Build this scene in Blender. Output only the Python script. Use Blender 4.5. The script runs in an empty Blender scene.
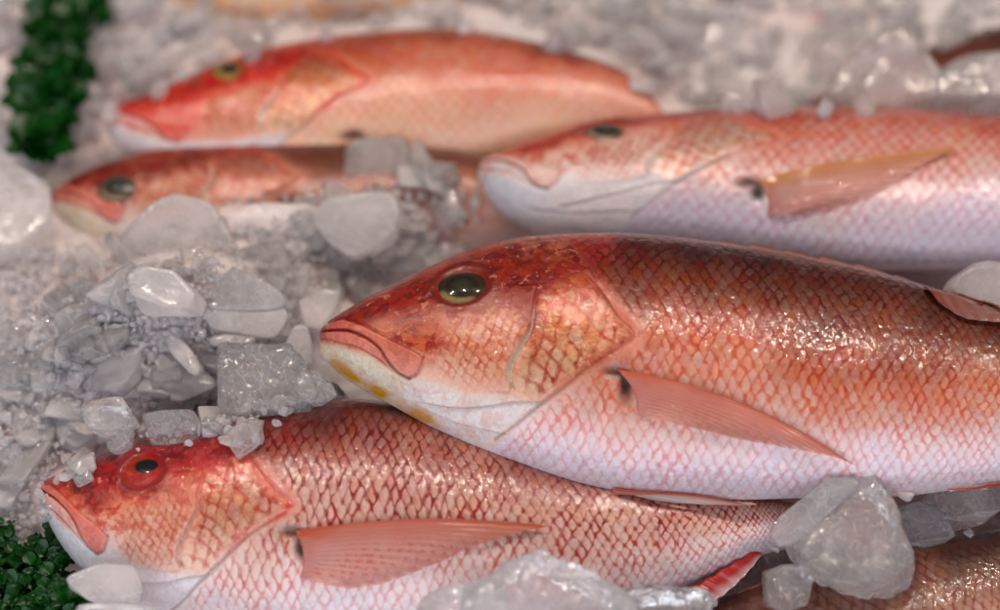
import bpy, bmesh, math, random
import numpy as np
from mathutils import Vector, Matrix, noise as mnoise

random.seed(7)
RNG = np.random.default_rng(11)
scene = bpy.context.scene
COL = scene.collection

# ------------------------------------------------------------------ camera
EL = math.radians(52.0)
DIST = 1.0
TGT = np.array([0.0, 0.0, 0.06])
FW = np.array([0.0, math.cos(EL), -math.sin(EL)])
UP = np.array([0.0, math.sin(EL), math.cos(EL)])
RT = np.array([1.0, 0.0, 0.0])
CAM = TGT - FW * DIST
K = 2000.0                       # photo pixels per metre at one metre
PX = 0.0005                      # metres per photo pixel at the focus distance

cd = bpy.data.cameras.new('camera')
cam = bpy.data.objects.new('camera', cd)
COL.objects.link(cam)
M = Matrix(((RT[0], UP[0], -FW[0], CAM[0]), (RT[1], UP[1], -FW[1], CAM[1]), (RT[2], UP[2], -FW[2], CAM[2]), (0, 0, 0, 1)))
cam.matrix_world = M
cd.sensor_width = 36.0
cd.lens = 72.0
cd.clip_start = 0.02
cd.clip_end = 50.0
scene.camera = cam


def proj(P):
    v = P - CAM
    d = v @ FW
    return np.stack([500 + (v @ RT) / d * K, 305 - (v @ UP) / d * K], -1)


def ray(px, py):
    px = np.asarray(px, float); py = np.asarray(py, float)
    return FW + ((px - 500) / K)[..., None] * RT + ((305 - py) / K)[..., None] * UP


def at_plane(px, py, P0, n):
    r = ray(px, py)
    k = ((P0 - CAM) @ n) / (r @ n)
    return CAM + r * k[..., None]


def at_z(px, py, z):
    r = ray(px, py)
    k = (z - CAM[2]) / r[..., 2]
    return CAM + r * np.asarray(k)[..., None]


# ------------------------------------------------------------------ small maths
def lin(c):
    c = np.asarray(c, float) / 255.0
    return np.where(c <= 0.04045, c / 12.92, ((c + 0.055) / 1.055) ** 2.4)


def sstep(a, b, x):
    t = np.clip((x - a) / (b - a), 0, 1)
    return t * t * (3 - 2 * t)


def pchip(x, y, xq):
    x = np.asarray(x, float); y = np.asarray(y, float)
    one = y.ndim == 1
    if one: y = y[:, None]
    h = np.diff(x); d = np.diff(y, axis=0) / h[:, None]
    m = np.zeros_like(y)
    m[1:-1] = (d[:-1] * h[1:, None] + d[1:] * h[:-1, None]) / (h[1:] + h[:-1])[:, None]
    m[0] = d[0]; m[-1] = d[-1]
    xq = np.clip(xq, x[0], x[-1])
    i = np.clip(np.searchsorted(x, xq) - 1, 0, len(h) - 1)
    t = ((xq - x[i]) / h[i])[:, None]; hh = h[i][:, None]
    r = (2*t**3 - 3*t**2 + 1)*y[i] + (t**3 - 2*t**2 + t)*hh*m[i] + (-2*t**3 + 3*t**2)*y[i+1] + (t**3 - t**2)*hh*m[i+1]
    return r[:, 0] if one else r


def smooth_line(pts, n=40):
    pts = np.asarray(pts, float)
    s = np.concatenate([[0], np.cumsum(np.linalg.norm(np.diff(pts, axis=0), axis=1))])
    return pchip(s, pts, np.linspace(0, s[-1], n))


def linedist(X, Y, pts, smooth=True):
    """distance to a polyline, side (+ = right of travel in image axes) and fraction along"""
    if smooth: pts = smooth_line(pts, 30)
    pts = np.asarray(pts, float)
    best = np.full(X.shape, 1e9); side = np.zeros(X.shape); frac = np.zeros(X.shape)
    n = len(pts) - 1
    for i in range(n):
        a = pts[i]; b = pts[i + 1]; e = b - a; L = e @ e + 1e-9
        t = np.clip(((X - a[0]) * e[0] + (Y - a[1]) * e[1]) / L, 0, 1)
        dx = X - a[0] - t * e[0]; dy = Y - a[1] - t * e[1]
        d = np.hypot(dx, dy)
        k = d < best
        best = np.where(k, d, best)
        side = np.where(k, np.sign(e[0] * dy - e[1] * dx), side)
        frac = np.where(k, (i + t) / n, frac)
    return best, side, frac


def polysdf(X, Y, poly):
    """negative inside"""
    poly = np.asarray(poly, float)
    d, _, _ = linedist(X, Y, np.vstack([poly, poly[:1]]), False)
    ins = np.zeros(X.shape, bool)
    j = len(poly) - 1
    for i in range(len(poly)):
        xi, yi = poly[i]; xj, yj = poly[j]
        c = ((yi > Y) != (yj > Y)) & (X < (xj - xi) * (Y - yi) / (yj - yi + 1e-12) + xi)
        ins ^= c
        j = i
    return np.where(ins, -d, d)


def fnoise(P, freq, seed, n=14):
    r = np.random.default_rng(seed)
    out = np.zeros(P.shape[:-1])
    for _ in range(n):
        k = r.normal(size=3); k = k / np.linalg.norm(k) * freq * r.uniform(0.6, 1.6)
        out += np.sin(P @ k + r.uniform(0, 6.28))
    return out / math.sqrt(n)


def grad(stops, h):
    xs = [s[0] for s in stops]
    cs = np.array([lin(s[1]) for s in stops])
    return np.stack([np.interp(h, xs, cs[:, k]) for k in range(3)], -1)


def mixc(c, new, m):
    m = np.clip(m, 0, 1)[..., None]
    return c * (1 - m) + np.asarray(new) * m


# ------------------------------------------------------------------ objects
def mesh_np(name, V, F, mat=None, parent=None, smooth=True):
    me = bpy.data.meshes.new(name)
    V = np.asarray(V, np.float32).reshape(-1, 3)
    F = np.asarray(F, np.int32)
    k = F.shape[1]
    me.vertices.add(len(V)); me.vertices.foreach_set('co', V.ravel())
    me.loops.add(F.size); me.loops.foreach_set('vertex_index', F.ravel())
    me.polygons.add(len(F)); me.polygons.foreach_set('loop_start', np.arange(0, F.size, k, dtype=np.int32))
    me.polygons.foreach_set('use_smooth', np.full(len(F), smooth))
    me.update(calc_edges=True); me.validate()
    o = bpy.data.objects.new(name, me); COL.objects.link(o)
    if mat: me.materials.append(mat)
    if parent:
        o.parent = parent
        o.matrix_parent_inverse = parent.matrix_world.inverted()
    return o


def attr(o, name, data, kind='FLOAT_COLOR'):
    a = o.data.attributes.new(name, kind, 'POINT')
    if kind == 'FLOAT_COLOR':
        data = np.concatenate([data, np.ones((len(data), 1))], 1) if data.shape[1] == 3 else data
        a.data.foreach_set('color', np.asarray(data, np.float32).ravel())
    elif kind == 'FLOAT_VECTOR':
        a.data.foreach_set('vector', np.asarray(data, np.float32).ravel())
    else:
        a.data.foreach_set('value', np.asarray(data, np.float32).ravel())


def grid_faces(n, m, wrap=False):
    i = np.arange(n - 1)[:, None]; j = np.arange(m if wrap else m - 1)[None, :]
    a = i * m + j; b = i * m + (j + 1) % m
    return np.stack([a, b, b + m, a + m], -1).reshape(-1, 4)


def empty(name, loc, label, cat, group=None):
    o = bpy.data.objects.new(name, None); COL.objects.link(o)
    o.empty_display_size = 0.02
    o.location = loc
    o.matrix_world = Matrix.Translation(Vector(loc))
    o['label'] = label; o['category'] = cat
    if group: o['group'] = group
    return o


# ------------------------------------------------------------------ node helper
class N:
    def __init__(self, name):
        self.m = bpy.data.materials.new(name); self.m.use_nodes = True
        self.t = self.m.node_tree; self.t.nodes.clear()
        self.out = self.t.nodes.new('ShaderNodeOutputMaterial')

    def put(self, sock, v):
        if v is None: return
        if hasattr(v, 'links') or isinstance(v, bpy.types.NodeSocket): self.t.links.new(v, sock)
        else: sock.default_value = v

    def new(self, typ, ins=None, **kw):
        n = self.t.nodes.new(typ)
        for k, v in kw.items(): setattr(n, k, v)
        for k, v in (ins or {}).items(): self.put(n.inputs[k], v)
        return n

    def ma(self, op, a, b=0.0, c=0.0, clamp=False):
        n = self.t.nodes.new('ShaderNodeMath'); n.operation = op; n.use_clamp = clamp
        for i, v in enumerate((a, b, c)): self.put(n.inputs[i], v)
        return n.outputs[0]

    def ss(self, a, b, x):
        n = self.t.nodes.new('ShaderNodeMapRange'); n.interpolation_type = 'SMOOTHSTEP'
        self.put(n.inputs[0], x); n.inputs[1].default_value = a; n.inputs[2].default_value = b
        return n.outputs[0]

    def mr(self, x, a, b, c, d):
        n = self.t.nodes.new('ShaderNodeMapRange')
        self.put(n.inputs[0], x)
        for i, v in enumerate((a, b, c, d)): n.inputs[i + 1].default_value = v
        return n.outputs[0]

    def mix(self, f, a, b, mode='MIX'):
        n = self.t.nodes.new('ShaderNodeMix'); n.data_type = 'RGBA'; n.blend_type = mode
        self.put(n.inputs[0], f); self.put(n.inputs[6], a); self.put(n.inputs[7], b)
        return n.outputs[2]

    def at(self, name):
        n = self.t.nodes.new('ShaderNodeAttribute'); n.attribute_name = name
        return n

    def noise(self, vec, scale, detail=2.0, rough=0.5, dist=0.0):
        n = self.new('ShaderNodeTexNoise', {'Scale': scale, 'Detail': detail, 'Roughness': rough, 'Distortion': dist})
        self.put(n.inputs['Vector'], vec)
        return n

    def obj(self):
        return self.new('ShaderNodeTexCoord').outputs['Object']


def C4(c):
    l = lin(c); return (l[0], l[1], l[2], 1.0)


# ------------------------------------------------------------------ materials
def fish_skin(name, gold=0.0, bump=0.0009):
    n = N(name)
    col = n.at('col').outputs['Color']; edg = n.at('edg').outputs['Color']
    par = n.at('par').outputs['Color']; suv = n.at('suv').outputs['Vector']
    sp = n.new('ShaderNodeSeparateColor', {0: par})
    amt, mot, wet = sp.outputs[0], sp.outputs[1], sp.outputs[2]
    o = n.obj()
    # wander of the scale rows
    nz = n.noise(suv, 0.35, 2.0)
    off = n.new('ShaderNodeVectorMath', {0: nz.outputs['Color'], 1: (0.5, 0.5, 0.5)}, operation='SUBTRACT').outputs[0]
    off = n.new('ShaderNodeVectorMath', {0: off, 'Scale': 1.0}, operation='SCALE').outputs[0]
    uv = n.new('ShaderNodeVectorMath', {0: suv, 1: off}, operation='ADD').outputs[0]
    nz2 = n.noise(suv, 1.7, 1.0)
    off2 = n.new('ShaderNodeVectorMath', {0: nz2.outputs['Color'], 1: (0.5, 0.5, 0.5)}, operation='SUBTRACT').outputs[0]
    off2 = n.new('ShaderNodeVectorMath', {0: off2, 'Scale': 0.34}, operation='SCALE').outputs[0]
    uv = n.new('ShaderNodeVectorMath', {0: uv, 1: off2}, operation='ADD').outputs[0]
    s = n.new('ShaderNodeSeparateXYZ', {0: uv})
    u, v = s.outputs[0], s.outputs[1]
    H = []; Wd = []; Ds = []; ID = []
    for p in (0, 1):
        up = n.ma('SUBTRACT', u, 0.5 * p); vp = n.ma('SUBTRACT', v, 0.5 * p)
        dv = n.ma('SUBTRACT', n.ma('FRACT', vp), 0.5)
        ad = n.ma('MULTIPLY', n.ma('ABSOLUTE', dv), 2.0)
        sh = n.ma('MULTIPLY', n.ma('SUBTRACT', 1.0, n.ma('POWER', ad, 1.5)), 0.58)
        q = n.ma('SUBTRACT', up, sh)
        w = n.ma('FRACT', q)
        h = n.ma('SUBTRACT', n.ma('ADD', sh, w), 1.0)
        idc = n.new('ShaderNodeCombineXYZ', {0: n.ma('FLOOR', q), 1: n.ma('FLOOR', vp), 2: float(p)}).outputs[0]
        H.append(h); Wd.append(w); Ds.append(ad); ID.append(idc)
    sel = n.ma('GREATER_THAN', H[1], H[0])
    hm = n.ma('MAXIMUM', H[0], H[1])
    pick = lambda L: n.ma('ADD', n.ma('MULTIPLY', L[0], n.ma('SUBTRACT', 1.0, sel)), n.ma('MULTIPLY', L[1], sel))
    w = pick(Wd); ad = pick(Ds)
    ids = n.new('ShaderNodeMix', {0: sel, 4: ID[0], 5: ID[1]}, data_type='VECTOR').outputs[1]
    rnd = n.new('ShaderNodeTexWhiteNoise', {0: ids}, noise_dimensions='3D')
    rv, rc = rnd.outputs['Value'], rnd.outputs['Color']
    rs = n.new('ShaderNodeSeparateColor', {0: rc})
    # red lines where one scale meets the next
    e1 = n.ss(0.58, 1.0, w)
    e2 = n.ss(0.58, 0.10, w)
    e3 = n.ss(0.40, 0.02, n.ma('ABSOLUTE', n.ma('SUBTRACT', H[0], H[1])))
    # rounded pale spot of every scale, red filling the corners and the side under the scale in front
    cell = lambda x: n.ma('ABSOLUTE', n.ma('MULTIPLY', n.ma('SUBTRACT', n.ma('FRACT', x), 0.5), 2.0))
    la = cell(n.ma('SUBTRACT', n.ma('ADD', u, v), 1.02)); lb = cell(n.ma('SUBTRACT', n.ma('SUBTRACT', u, v), 0.02))
    rad = n.ma('POWER', n.ma('ADD', n.ma('POWER', la, 2.6), n.ma('POWER', lb, 2.6)), 1 / 2.6)
    rad = n.ma('ADD', rad, n.ma('MULTIPLY', n.ma('SUBTRACT', rv, 0.5), 0.30))
    rad = n.ma('ADD', rad, n.ma('MULTIPLY', n.ma('SUBTRACT', n.noise(suv, 3.2, 2.0).outputs[0], 0.5), 0.7))
    em = n.ma('MAXIMUM', n.ss(0.62, 1.12, rad), n.ma('MULTIPLY', e2, 0.35))
    big = n.noise(o, 38.0, 3.0, 0.6).outputs[0]
    jig = n.mr(n.noise(o, 300.0, 2.0, 0.6).outputs[0], 0.3, 0.7, 0.7, 1.3)
    em = n.ma('MULTIPLY', n.ma('MULTIPLY', em, jig), n.mr(rv, 0, 1, 0.75, 1.1))
    em = n.ma('MULTIPLY', em, n.mr(big, 0.3, 0.7, 0.75, 1.1))
    emf = n.ma('MULTIPLY', em, amt, clamp=True)
    # each scale its own tint
    c1 = n.mix(n.ma('MULTIPLY', amt, 0.8), col, n.mix(n.mr(rs.outputs[0], 0, 1, 0.0, 0.22), col, edg))
    hs = n.new('ShaderNodeHueSaturation', {'Hue': n.mr(rs.outputs[1], 0, 1, 0.495, 0.507), 'Saturation': n.mr(rs.outputs[2], 0, 1, 0.85, 1.12),
                                          'Value': n.mr(rv, 0, 1, 0.9, 1.08), 'Color': c1}).outputs[0]
    c2 = n.mix(amt, c1, hs)
    c3 = n.mix(emf, c2, edg)
    # mottling of the head and pink and pearl drifts over the flank
    mn = n.noise(o, 150.0, 6.0, 0.68, 0.6).outputs[0]
    mm = n.ss(0.46, 0.58, mn)
    c4 = n.mix(n.ma('MULTIPLY', mm, mot), c3, edg)
    fine = n.noise(o, 520.0, 3.0, 0.6).outputs[0]
    pale = n.ma('MULTIPLY', n.ss(0.60, 0.70, n.noise(o, 210.0, 4.0, 0.6, 0.4).outputs[0]), n.ma('MULTIPLY', mot, 0.5))
    c4 = n.mix(pale, c4, C4((236, 165, 130)))
    hue = n.new('ShaderNodeHueSaturation', {'Hue': n.mr(n.noise(o, 55.0, 3.0).outputs[0], 0.25, 0.75, 0.494, 0.506), 'Saturation': 1.0,
                                           'Value': n.mr(fine, 0.25, 0.75, 0.86, 1.1), 'Color': c4}).outputs[0]
    # bump: overlapping scales, then fine skin grain
    dome = n.ma('MULTIPLY', n.ma('MULTIPLY', ad, ad), -0.22)
    hh = n.ma('ADD', hm, dome)
    tilt = n.ma('MULTIPLY', n.ma('SUBTRACT', rv, 0.5), 0.35)
    hh = n.ma('MULTIPLY', n.ma('ADD', hh, tilt), amt)
    b1 = n.new('ShaderNodeBump', {'Strength': 1.0, 'Distance': bump, 'Height': hh})
    gr = n.noise(o, 420.0, 4.0, 0.65).outputs[0]
    gr = n.ma('MULTIPLY', gr, n.mr(amt, 0, 1, 3.0, 1.0))
    b2 = n.new('ShaderNodeBump', {'Strength': 1.0, 'Distance': 0.00012, 'Height': gr, 'Normal': b1.outputs[0]})
    wr = n.noise(o, 110.0, 3.0, 0.55).outputs[0]
    b3 = n.new('ShaderNodeBump', {'Strength': 1.0, 'Distance': 0.0007, 'Height': wr, 'Normal': b2.outputs[0]})
    bs = n.new('ShaderNodeBsdfPrincipled', {'Base Color': hue, 'Roughness': n.mr(fine, 0.3, 0.7, 0.27, 0.5), 'IOR': 1.36, 'Normal': b3.outputs[0],
               'Coat Weight': 0.75, 'Coat Roughness': 0.07, 'Coat Normal': b3.outputs[0], 'Metallic': n.ma('MULTIPLY', wet, 0.4),
               'Subsurface Weight': 0.12, 'Subsurface Radius': (0.004, 0.0018, 0.0012), 'Subsurface Scale': 0.6})
    n.t.links.new(bs.outputs[0], n.out.inputs[0])
    return n.m


def fin_mat(name):
    n = N(name)
    col = n.at('col').outputs['Color']
    fa = n.at('fa'); s = n.new('ShaderNodeSeparateXYZ', {0: fa.outputs['Vector']})
    a, r, clear = s.outputs[0], s.outputs[1], s.outputs[2]
    o = n.obj()
    wob = n.ma('MULTIPLY', n.ma('SUBTRACT', n.noise(o, 60.0, 2.0).outputs[0], 0.5), 0.6)
    k = n.ma('FRACT', n.ma('ADD', a, wob))
    ray_ = n.ss(0.42, 0.12, n.ma('ABSOLUTE', n.ma('SUBTRACT', k, 0.5)))
    a2 = n.ma('FRACT', n.ma('MULTIPLY', n.ma('ADD', a, wob), 4.0))
    r2 = n.ss(0.4, 0.1, n.ma('ABSOLUTE', n.ma('SUBTRACT', a2, 0.5)))
    rr = n.ma('ADD', n.ma('MULTIPLY', ray_, 0.65), n.ma('MULTIPLY', r2, 0.35))
    c = n.mix(n.ma('MULTIPLY', rr, 0.6), n.mix(n.ma('ADD', 0.05, n.ma('MULTIPLY', clear, 0.8), clamp=True), col, C4((240, 200, 188))), n.mix(0.2, col, C4((200, 60, 30))))
    pat = n.noise(o, 70.0, 3.0).outputs[0]
    c = n.mix(n.mr(pat, 0.35, 0.65, 0.0, 0.15), c, C4((205, 75, 50)))
    b = n.new('ShaderNodeBump', {'Strength': 1.0, 'Distance': 0.0002, 'Height': rr})
    p = n.new('ShaderNodeBsdfPrincipled', {'Base Color': c, 'Roughness': 0.3, 'Coat Weight': 0.5, 'Coat Roughness': 0.12, 'Normal': b.outputs[0], 'IOR': 1.42})
    tl = n.new('ShaderNodeBsdfTranslucent', {'Color': c})
    m1 = n.new('ShaderNodeMixShader', {0: 0.22, 1: p.outputs[0], 2: tl.outputs[0]})
    tr = n.new('ShaderNodeBsdfTransparent', {'Color': (1, 0.93, 0.9, 1)})
    al = n.ma('MULTIPLY', n.ma('SUBTRACT', 1.0, n.ma('MULTIPLY', rr, 0.65)), clear)
    m2 = n.new('ShaderNodeMixShader', {0: al, 1: m1.outputs[0], 2: tr.outputs[0]})
    n.t.links.new(m2.outputs[0], n.out.inputs[0])
    return n.m


def eye_mat(name):
    n = N(name)
    col = n.at('col').outputs['Color']
    o = n.obj()
    c = n.mix(n.mr(n.noise(o, 500.0, 4.0).outputs[0], 0.3, 0.7, 0, 0.35), col, C4((60, 45, 25)))
    p = n.new('ShaderNodeBsdfPrincipled', {'Base Color': c, 'Roughness': 0.25, 'Coat Weight': 0.8, 'Coat Roughness': 0.04, 'IOR': 1.2})
    n.t.links.new(p.outputs[0], n.out.inputs[0])
    return n.m


def ice_mat(name, milky, tint, rough=0.12, fbump=0.0002, cbump=0.0010, clear=0.5):
    """wet ice: fresnel gloss over a body that partly lets light through and partly scatters it"""
    n = N(name)
    o = n.obj()
    info = n.new('ShaderNodeObjectInfo')
    sh = n.new('ShaderNodeCombineXYZ', {0: n.ma('MULTIPLY', info.outputs['Random'], 7.0)}).outputs[0]
    vec = n.new('ShaderNodeVectorMath', {0: o, 1: sh}, operation='ADD').outputs[0]
    cl = n.noise(vec, 60.0, 3.0, 0.5, 0.6).outputs[0]
    mk = n.ma('MULTIPLY', n.mr(cl, 0.3, 0.7, 0.75, 1.25), milky)
    mk = n.ma('MULTIPLY', mk, n.mr(info.outputs['Random'], 0, 1, 0.7, 1.25), clamp=True)
    # veins and bubbles
    vein = n.ss(0.035, 0.0, n.ma('ABSOLUTE', n.ma('SUBTRACT', n.noise(vec, 95.0, 2.0, 0.5, 1.2).outputs[0], 0.5)))
    mk = n.ma('ADD', mk, n.ma('MULTIPLY', vein, 0.18), clamp=True)
    b1 = n.new('ShaderNodeBump', {'Strength': 1.0, 'Distance': cbump, 'Height': n.noise(vec, 110.0, 2.0, 0.5, 0.5).outputs[0]})
    b2 = n.new('ShaderNodeBump', {'Strength': 1.0, 'Distance': fbump, 'Height': n.noise(vec, 330.0, 2.0, 0.5).outputs[0], 'Normal': b1.outputs[0]})
    rg = n.mr(cl, 0.3, 0.7, rough * 0.6, rough * 1.5)
    rf = n.new('ShaderNodeBsdfRefraction', {'Color': (0.98, 0.985, 1.0, 1), 'Roughness': rg, 'IOR': 1.31, 'Normal': b2.outputs[0]})
    tp = n.new('ShaderNodeBsdfTransparent', {0: (0.98, 0.985, 0.99, 1)})
    through = n.new('ShaderNodeMixShader', {0: 1.0 - clear, 1: rf.outputs[0], 2: tp.outputs[0]})
    df = n.new('ShaderNodeBsdfDiffuse', {'Color': C4(tint), 'Normal': b1.outputs[0]})
    tl = n.new('ShaderNodeBsdfTranslucent', {'Color': C4(tint), 'Normal': b1.outputs[0]})
    sc = n.new('ShaderNodeMixShader', {0: 0.6, 1: df.outputs[0], 2: tl.outputs[0]})
    m = n.new('ShaderNodeMixShader', {0: mk, 1: through.outputs[0], 2: sc.outputs[0]})
    fr_ = n.new('ShaderNodeFresnel', {'IOR': 1.36, 'Normal': b2.outputs[0]})
    gs = n.new('ShaderNodeBsdfGlossy', {'Color': (1, 1, 1, 1), 'Roughness': n.ma('MULTIPLY', rg, 0.6), 'Normal': b2.outputs[0]})
    m2 = n.new('ShaderNodeMixShader', {0: fr_.outputs[0], 1: m.outputs[0], 2: gs.outputs[0]})
    n.t.links.new(m2.outputs[0], n.out.inputs[0])
    return n.m


def bed_mat():
    n = N('crushed_ice_surface')
    o = n.obj()
    v1 = n.new('ShaderNodeTexVoronoi', {'Vector': o, 'Scale': 55.0}, feature='F1')
    v2 = n.new('ShaderNodeTexVoronoi', {'Vector': o, 'Scale': 140.0}, feature='F1')
    ns = n.noise(o, 18.0, 4.0, 0.6).outputs[0]
    b1 = n.new('ShaderNodeBump', {'Strength': 1.0, 'Distance': 0.0018, 'Height': v1.outputs['Distance']})
    b2 = n.new('ShaderNodeBump', {'Strength': 1.0, 'Distance': 0.0009, 'Height': v2.outputs['Distance'], 'Normal': b1.outputs[0]})
    c = n.mix(n.ss(0.35, 0.68, ns), C4((228, 221, 222)), C4((226, 203, 200)))
    cs = n.new('ShaderNodeSeparateColor', {0: v1.outputs['Color']})
    c = n.mix(n.mr(cs.outputs[0], 0, 1, 0, 0.3), c, C4((206, 200, 201)))
    p = n.new('ShaderNodeBsdfPrincipled', {'Base Color': c, 'Roughness': 0.22, 'Normal': b2.outputs[0], 'IOR': 1.31, 'Subsurface Weight': 0.5, 'Subsurface Radius': (1, 1, 1), 'Subsurface Scale': 0.008})
    n.t.links.new(p.outputs[0], n.out.inputs[0])
    return n.m


def leaf_mat():
    n = N('leaf_green')
    o = n.obj()
    c = n.mix(n.noise(o, 60.0, 3.0).outputs[0], C4((4, 44, 6)), C4((10, 84, 12)))
    p = n.new('ShaderNodeBsdfPrincipled', {'Base Color': c, 'Roughness': 0.35})
    tl = n.new('ShaderNodeBsdfTranslucent', {'Color': C4((20, 120, 10))})
    m = n.new('ShaderNodeMixShader', {0: 0.2, 1: p.outputs[0], 2: tl.outputs[0]})
    n.t.links.new(m.outputs[0], n.out.inputs[0])
    return n.m


SKIN = fish_skin('snapper_skin')
FIN = fin_mat('fin_membrane')
EYE = eye_mat('wet_eye')
ICE_CLEAR = ice_mat('clear_ice', 0.27, (254, 251, 252), 0.09, 0.00025, 0.0014, 0.5)
ICE_MILKY = ice_mat('frosted_ice', 0.58, (254, 248, 248), 0.28, 0.0001, 0.0004, 0.45)
ICE_CRUSH = ice_mat('crushed_ice_grain', 0.62, (254, 249, 250), 0.12, 0.0001, 0.0003, 0.4)
BED = bed_mat()
LEAF = leaf_mat()

# ------------------------------------------------------------------ the snapper
S0 = 320.0
# template outline, traced on the snapper in the middle: station, dorsal point, ventral point
MAIN_SEC = [
    (320, (320, 340), (320, 347)), (323, (321.5, 329), (321.5, 356)), (330, (329.5, 320.5), (329.5, 364)), (345, (345, 311), (345, 378)),
    (370, (370, 297), (370, 394)), (400, (400, 281), (400, 411)), (430, (430, 266), (430, 428)), (465, (465, 251), (465, 445)),
    (500, (500, 241), (500, 459)), (540, (540, 235), (540, 473)), (580, (580, 233), (580, 484)), (620, (620, 233), (620, 491)),
    (680, (680, 238), (680, 497)), (740, (740, 246), (740, 500)), (800, (800, 257), (800, 499)), (860, (860, 269), (860, 498)),
    (930, (930, 288), (930, 493)), (1000, (1000, 312), (1000, 483)), (1080, (1080, 338), (1080, 470)), (1160, (1160, 366), (1160, 458)), (1240, (1240, 388), (1240, 450))]
WID = [(320, .0012), (323, .006), (330, .0105), (345, .016), (370, .021), (400, .0245), (440, .0285), (500, .033), (560, .036), (640, .0375), (740, .0375),
       (860, .034), (960, .028), (1060, .020), (1160, .012), (1240, .0065)]
SEND = 1240.0


class Fish: pass


def ring(f, s, th, fix_t=None, fix_b=None):
    """surface points for stations s (n) and ring angles th (m); th 0 = back, pi = belly, on to 2pi round the far side"""
    q = np.sqrt(np.maximum(s - S0, 0))
    qs = np.sqrt(np.array([x[0] for x in f.sec]) - S0)
    T = pchip(qs, f.T3, q); B = pchip(qs, f.B3, q)
    w = pchip(np.sqrt(np.array([x[0] for x in WID]) - S0), np.array([x[1] for x in WID]), q) * f.wk
    mid = (T + B) / 2; half = (T - B) / 2
    c = np.cos(th); sn = np.sin(th)
    bulge = np.sign(sn) * np.abs(sn) ** 1.12
    bulge = np.where(sn < 0, bulge * 0.85, bulge)
    lift = 0.05 * np.abs(sn)
    return mid[:, None] + half[:, None] * (c + lift)[None, :, None] + f.n * (w[:, None] * bulge[None, :])[..., None]


def setup(f, sec, p0, z0, elev, roll, wk):
    f.sec = sec; f.wk = wk
    e = math.radians(elev); r = math.radians(roll)
    f.n = np.array([math.sin(r), -math.cos(e) * math.cos(r), math.sin(e) * math.cos(r)])
    f.P0 = at_z(*p0, z0)
    tp = np.array([x[1] for x in sec], float); bp = np.array([x[2] for x in sec], float)
    tt, bb = tp.copy(), bp.copy()
    ss = np.array([x[0] for x in sec], float)
    ths = np.linspace(0, 2 * math.pi, 96, endpoint=False)
    for it in range(6):
        f.T3 = at_plane(tt[:, 0], tt[:, 1], f.P0, f.n); f.B3 = at_plane(bb[:, 0], bb[:, 1], f.P0, f.n)
        P = proj(ring(f, ss, ths))
        d = tp - bp; L = np.linalg.norm(d, axis=1, keepdims=True) + 1e-6; d = d / L
        a = np.einsum('nmk,nk->nm', P - bp[:, None], d)
        hi = a.max(1) - L[:, 0]; lo = a.min(1)
        g = 0.8 * sstep(0, 14, L[:, 0])
        tt -= d * (hi * g)[:, None]; bb -= d * (lo * g)[:, None]


MAINF = Fish()
setup(MAINF, MAIN_SEC, (660, 365), 0.070, 78, 0, 1.0)

# features in template pixels
MOUTH = [(323, 331), (334, 329.5), (347, 330), (365, 337), (379, 348), (387, 361), (396, 372), (408, 379)]
LIP_TOP = [(326, 323), (343, 319), (365, 326), (390, 339), (412, 350), (423, 357)]
LIP_END = [(423, 357), (421, 366), (417, 375), (408, 379)]
LIP_LOW = [(320, 340), (327, 339), (340, 343), (354, 346), (368, 353), (380, 361), (392, 371)]
UPLIP = [(325, 324), (343, 319), (365, 326), (390, 339), (412, 350), (423, 357), (421, 366), (417, 375), (408, 379), (396, 372), (387, 361), (379, 348), (365, 337), (347, 330), (325, 330)]
LOLIP = [(320, 338), (324, 331), (347, 331), (365, 338), (379, 349), (387, 362), (396, 373), (380, 362), (368, 354), (354, 347), (340, 344)]
JAW = [(318, 341), (340, 345), (368, 356), (396, 374), (430, 386), (470, 394), (515, 398), (540, 404), (515, 424), (480, 446), (440, 440), (400, 420), (360, 394), (335, 370)]
PREOP = [(537, 290), (534, 305), (531, 328), (520, 346), (511, 364), (508, 379), (513, 388)]
OPER = [(560, 280), (581, 273), (599, 288), (617, 314), (636, 336), (617, 347), (589, 364), (567, 382), (538, 404), (516, 422), (495, 437)]
OPPOLY = [(536, 298), (548, 283), (581, 274), (599, 288), (617, 314), (636, 336), (617, 347), (589, 364), (567, 382), (540, 402), (522, 396), (513, 380), (517, 358), (526, 342), (533, 325)]
OPPOLY_S = smooth_line(OPPOLY + OPPOLY[:1], 60)[:-1]
HEADPOLY = [(280, 150), (548, 225), (585, 262), (601, 288), (619, 314), (638, 336), (619, 348), (591, 365), (569, 383), (540, 405), (518, 423), (497, 440), (470, 470), (280, 480)]
FOREHEAD = [(325, 327), (343, 318), (372, 322), (400, 318), (430, 312), (465, 308), (505, 296), (540, 280), (585, 268), (600, 250), (600, 190), (300, 190)]
FOLD = [(428, 404), (455, 408), (490, 406), (512, 402), (540, 402)]
FOLD2 = [(395, 395), (430, 412), (460, 424), (495, 432)]
EYEC = (462, 285)


def field(s, th):
    """template pixel coordinates of every surface point"""
    th2 = np.where(th > math.pi, 2 * math.pi - th, th)
    P = proj(ring(MAINF, s, th2))
    return P[..., 0], P[..., 1]


_tx = np.array([x[1] for x in MAIN_SEC], float); _bx = np.array([x[2] for x in MAIN_SEC], float)


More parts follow.
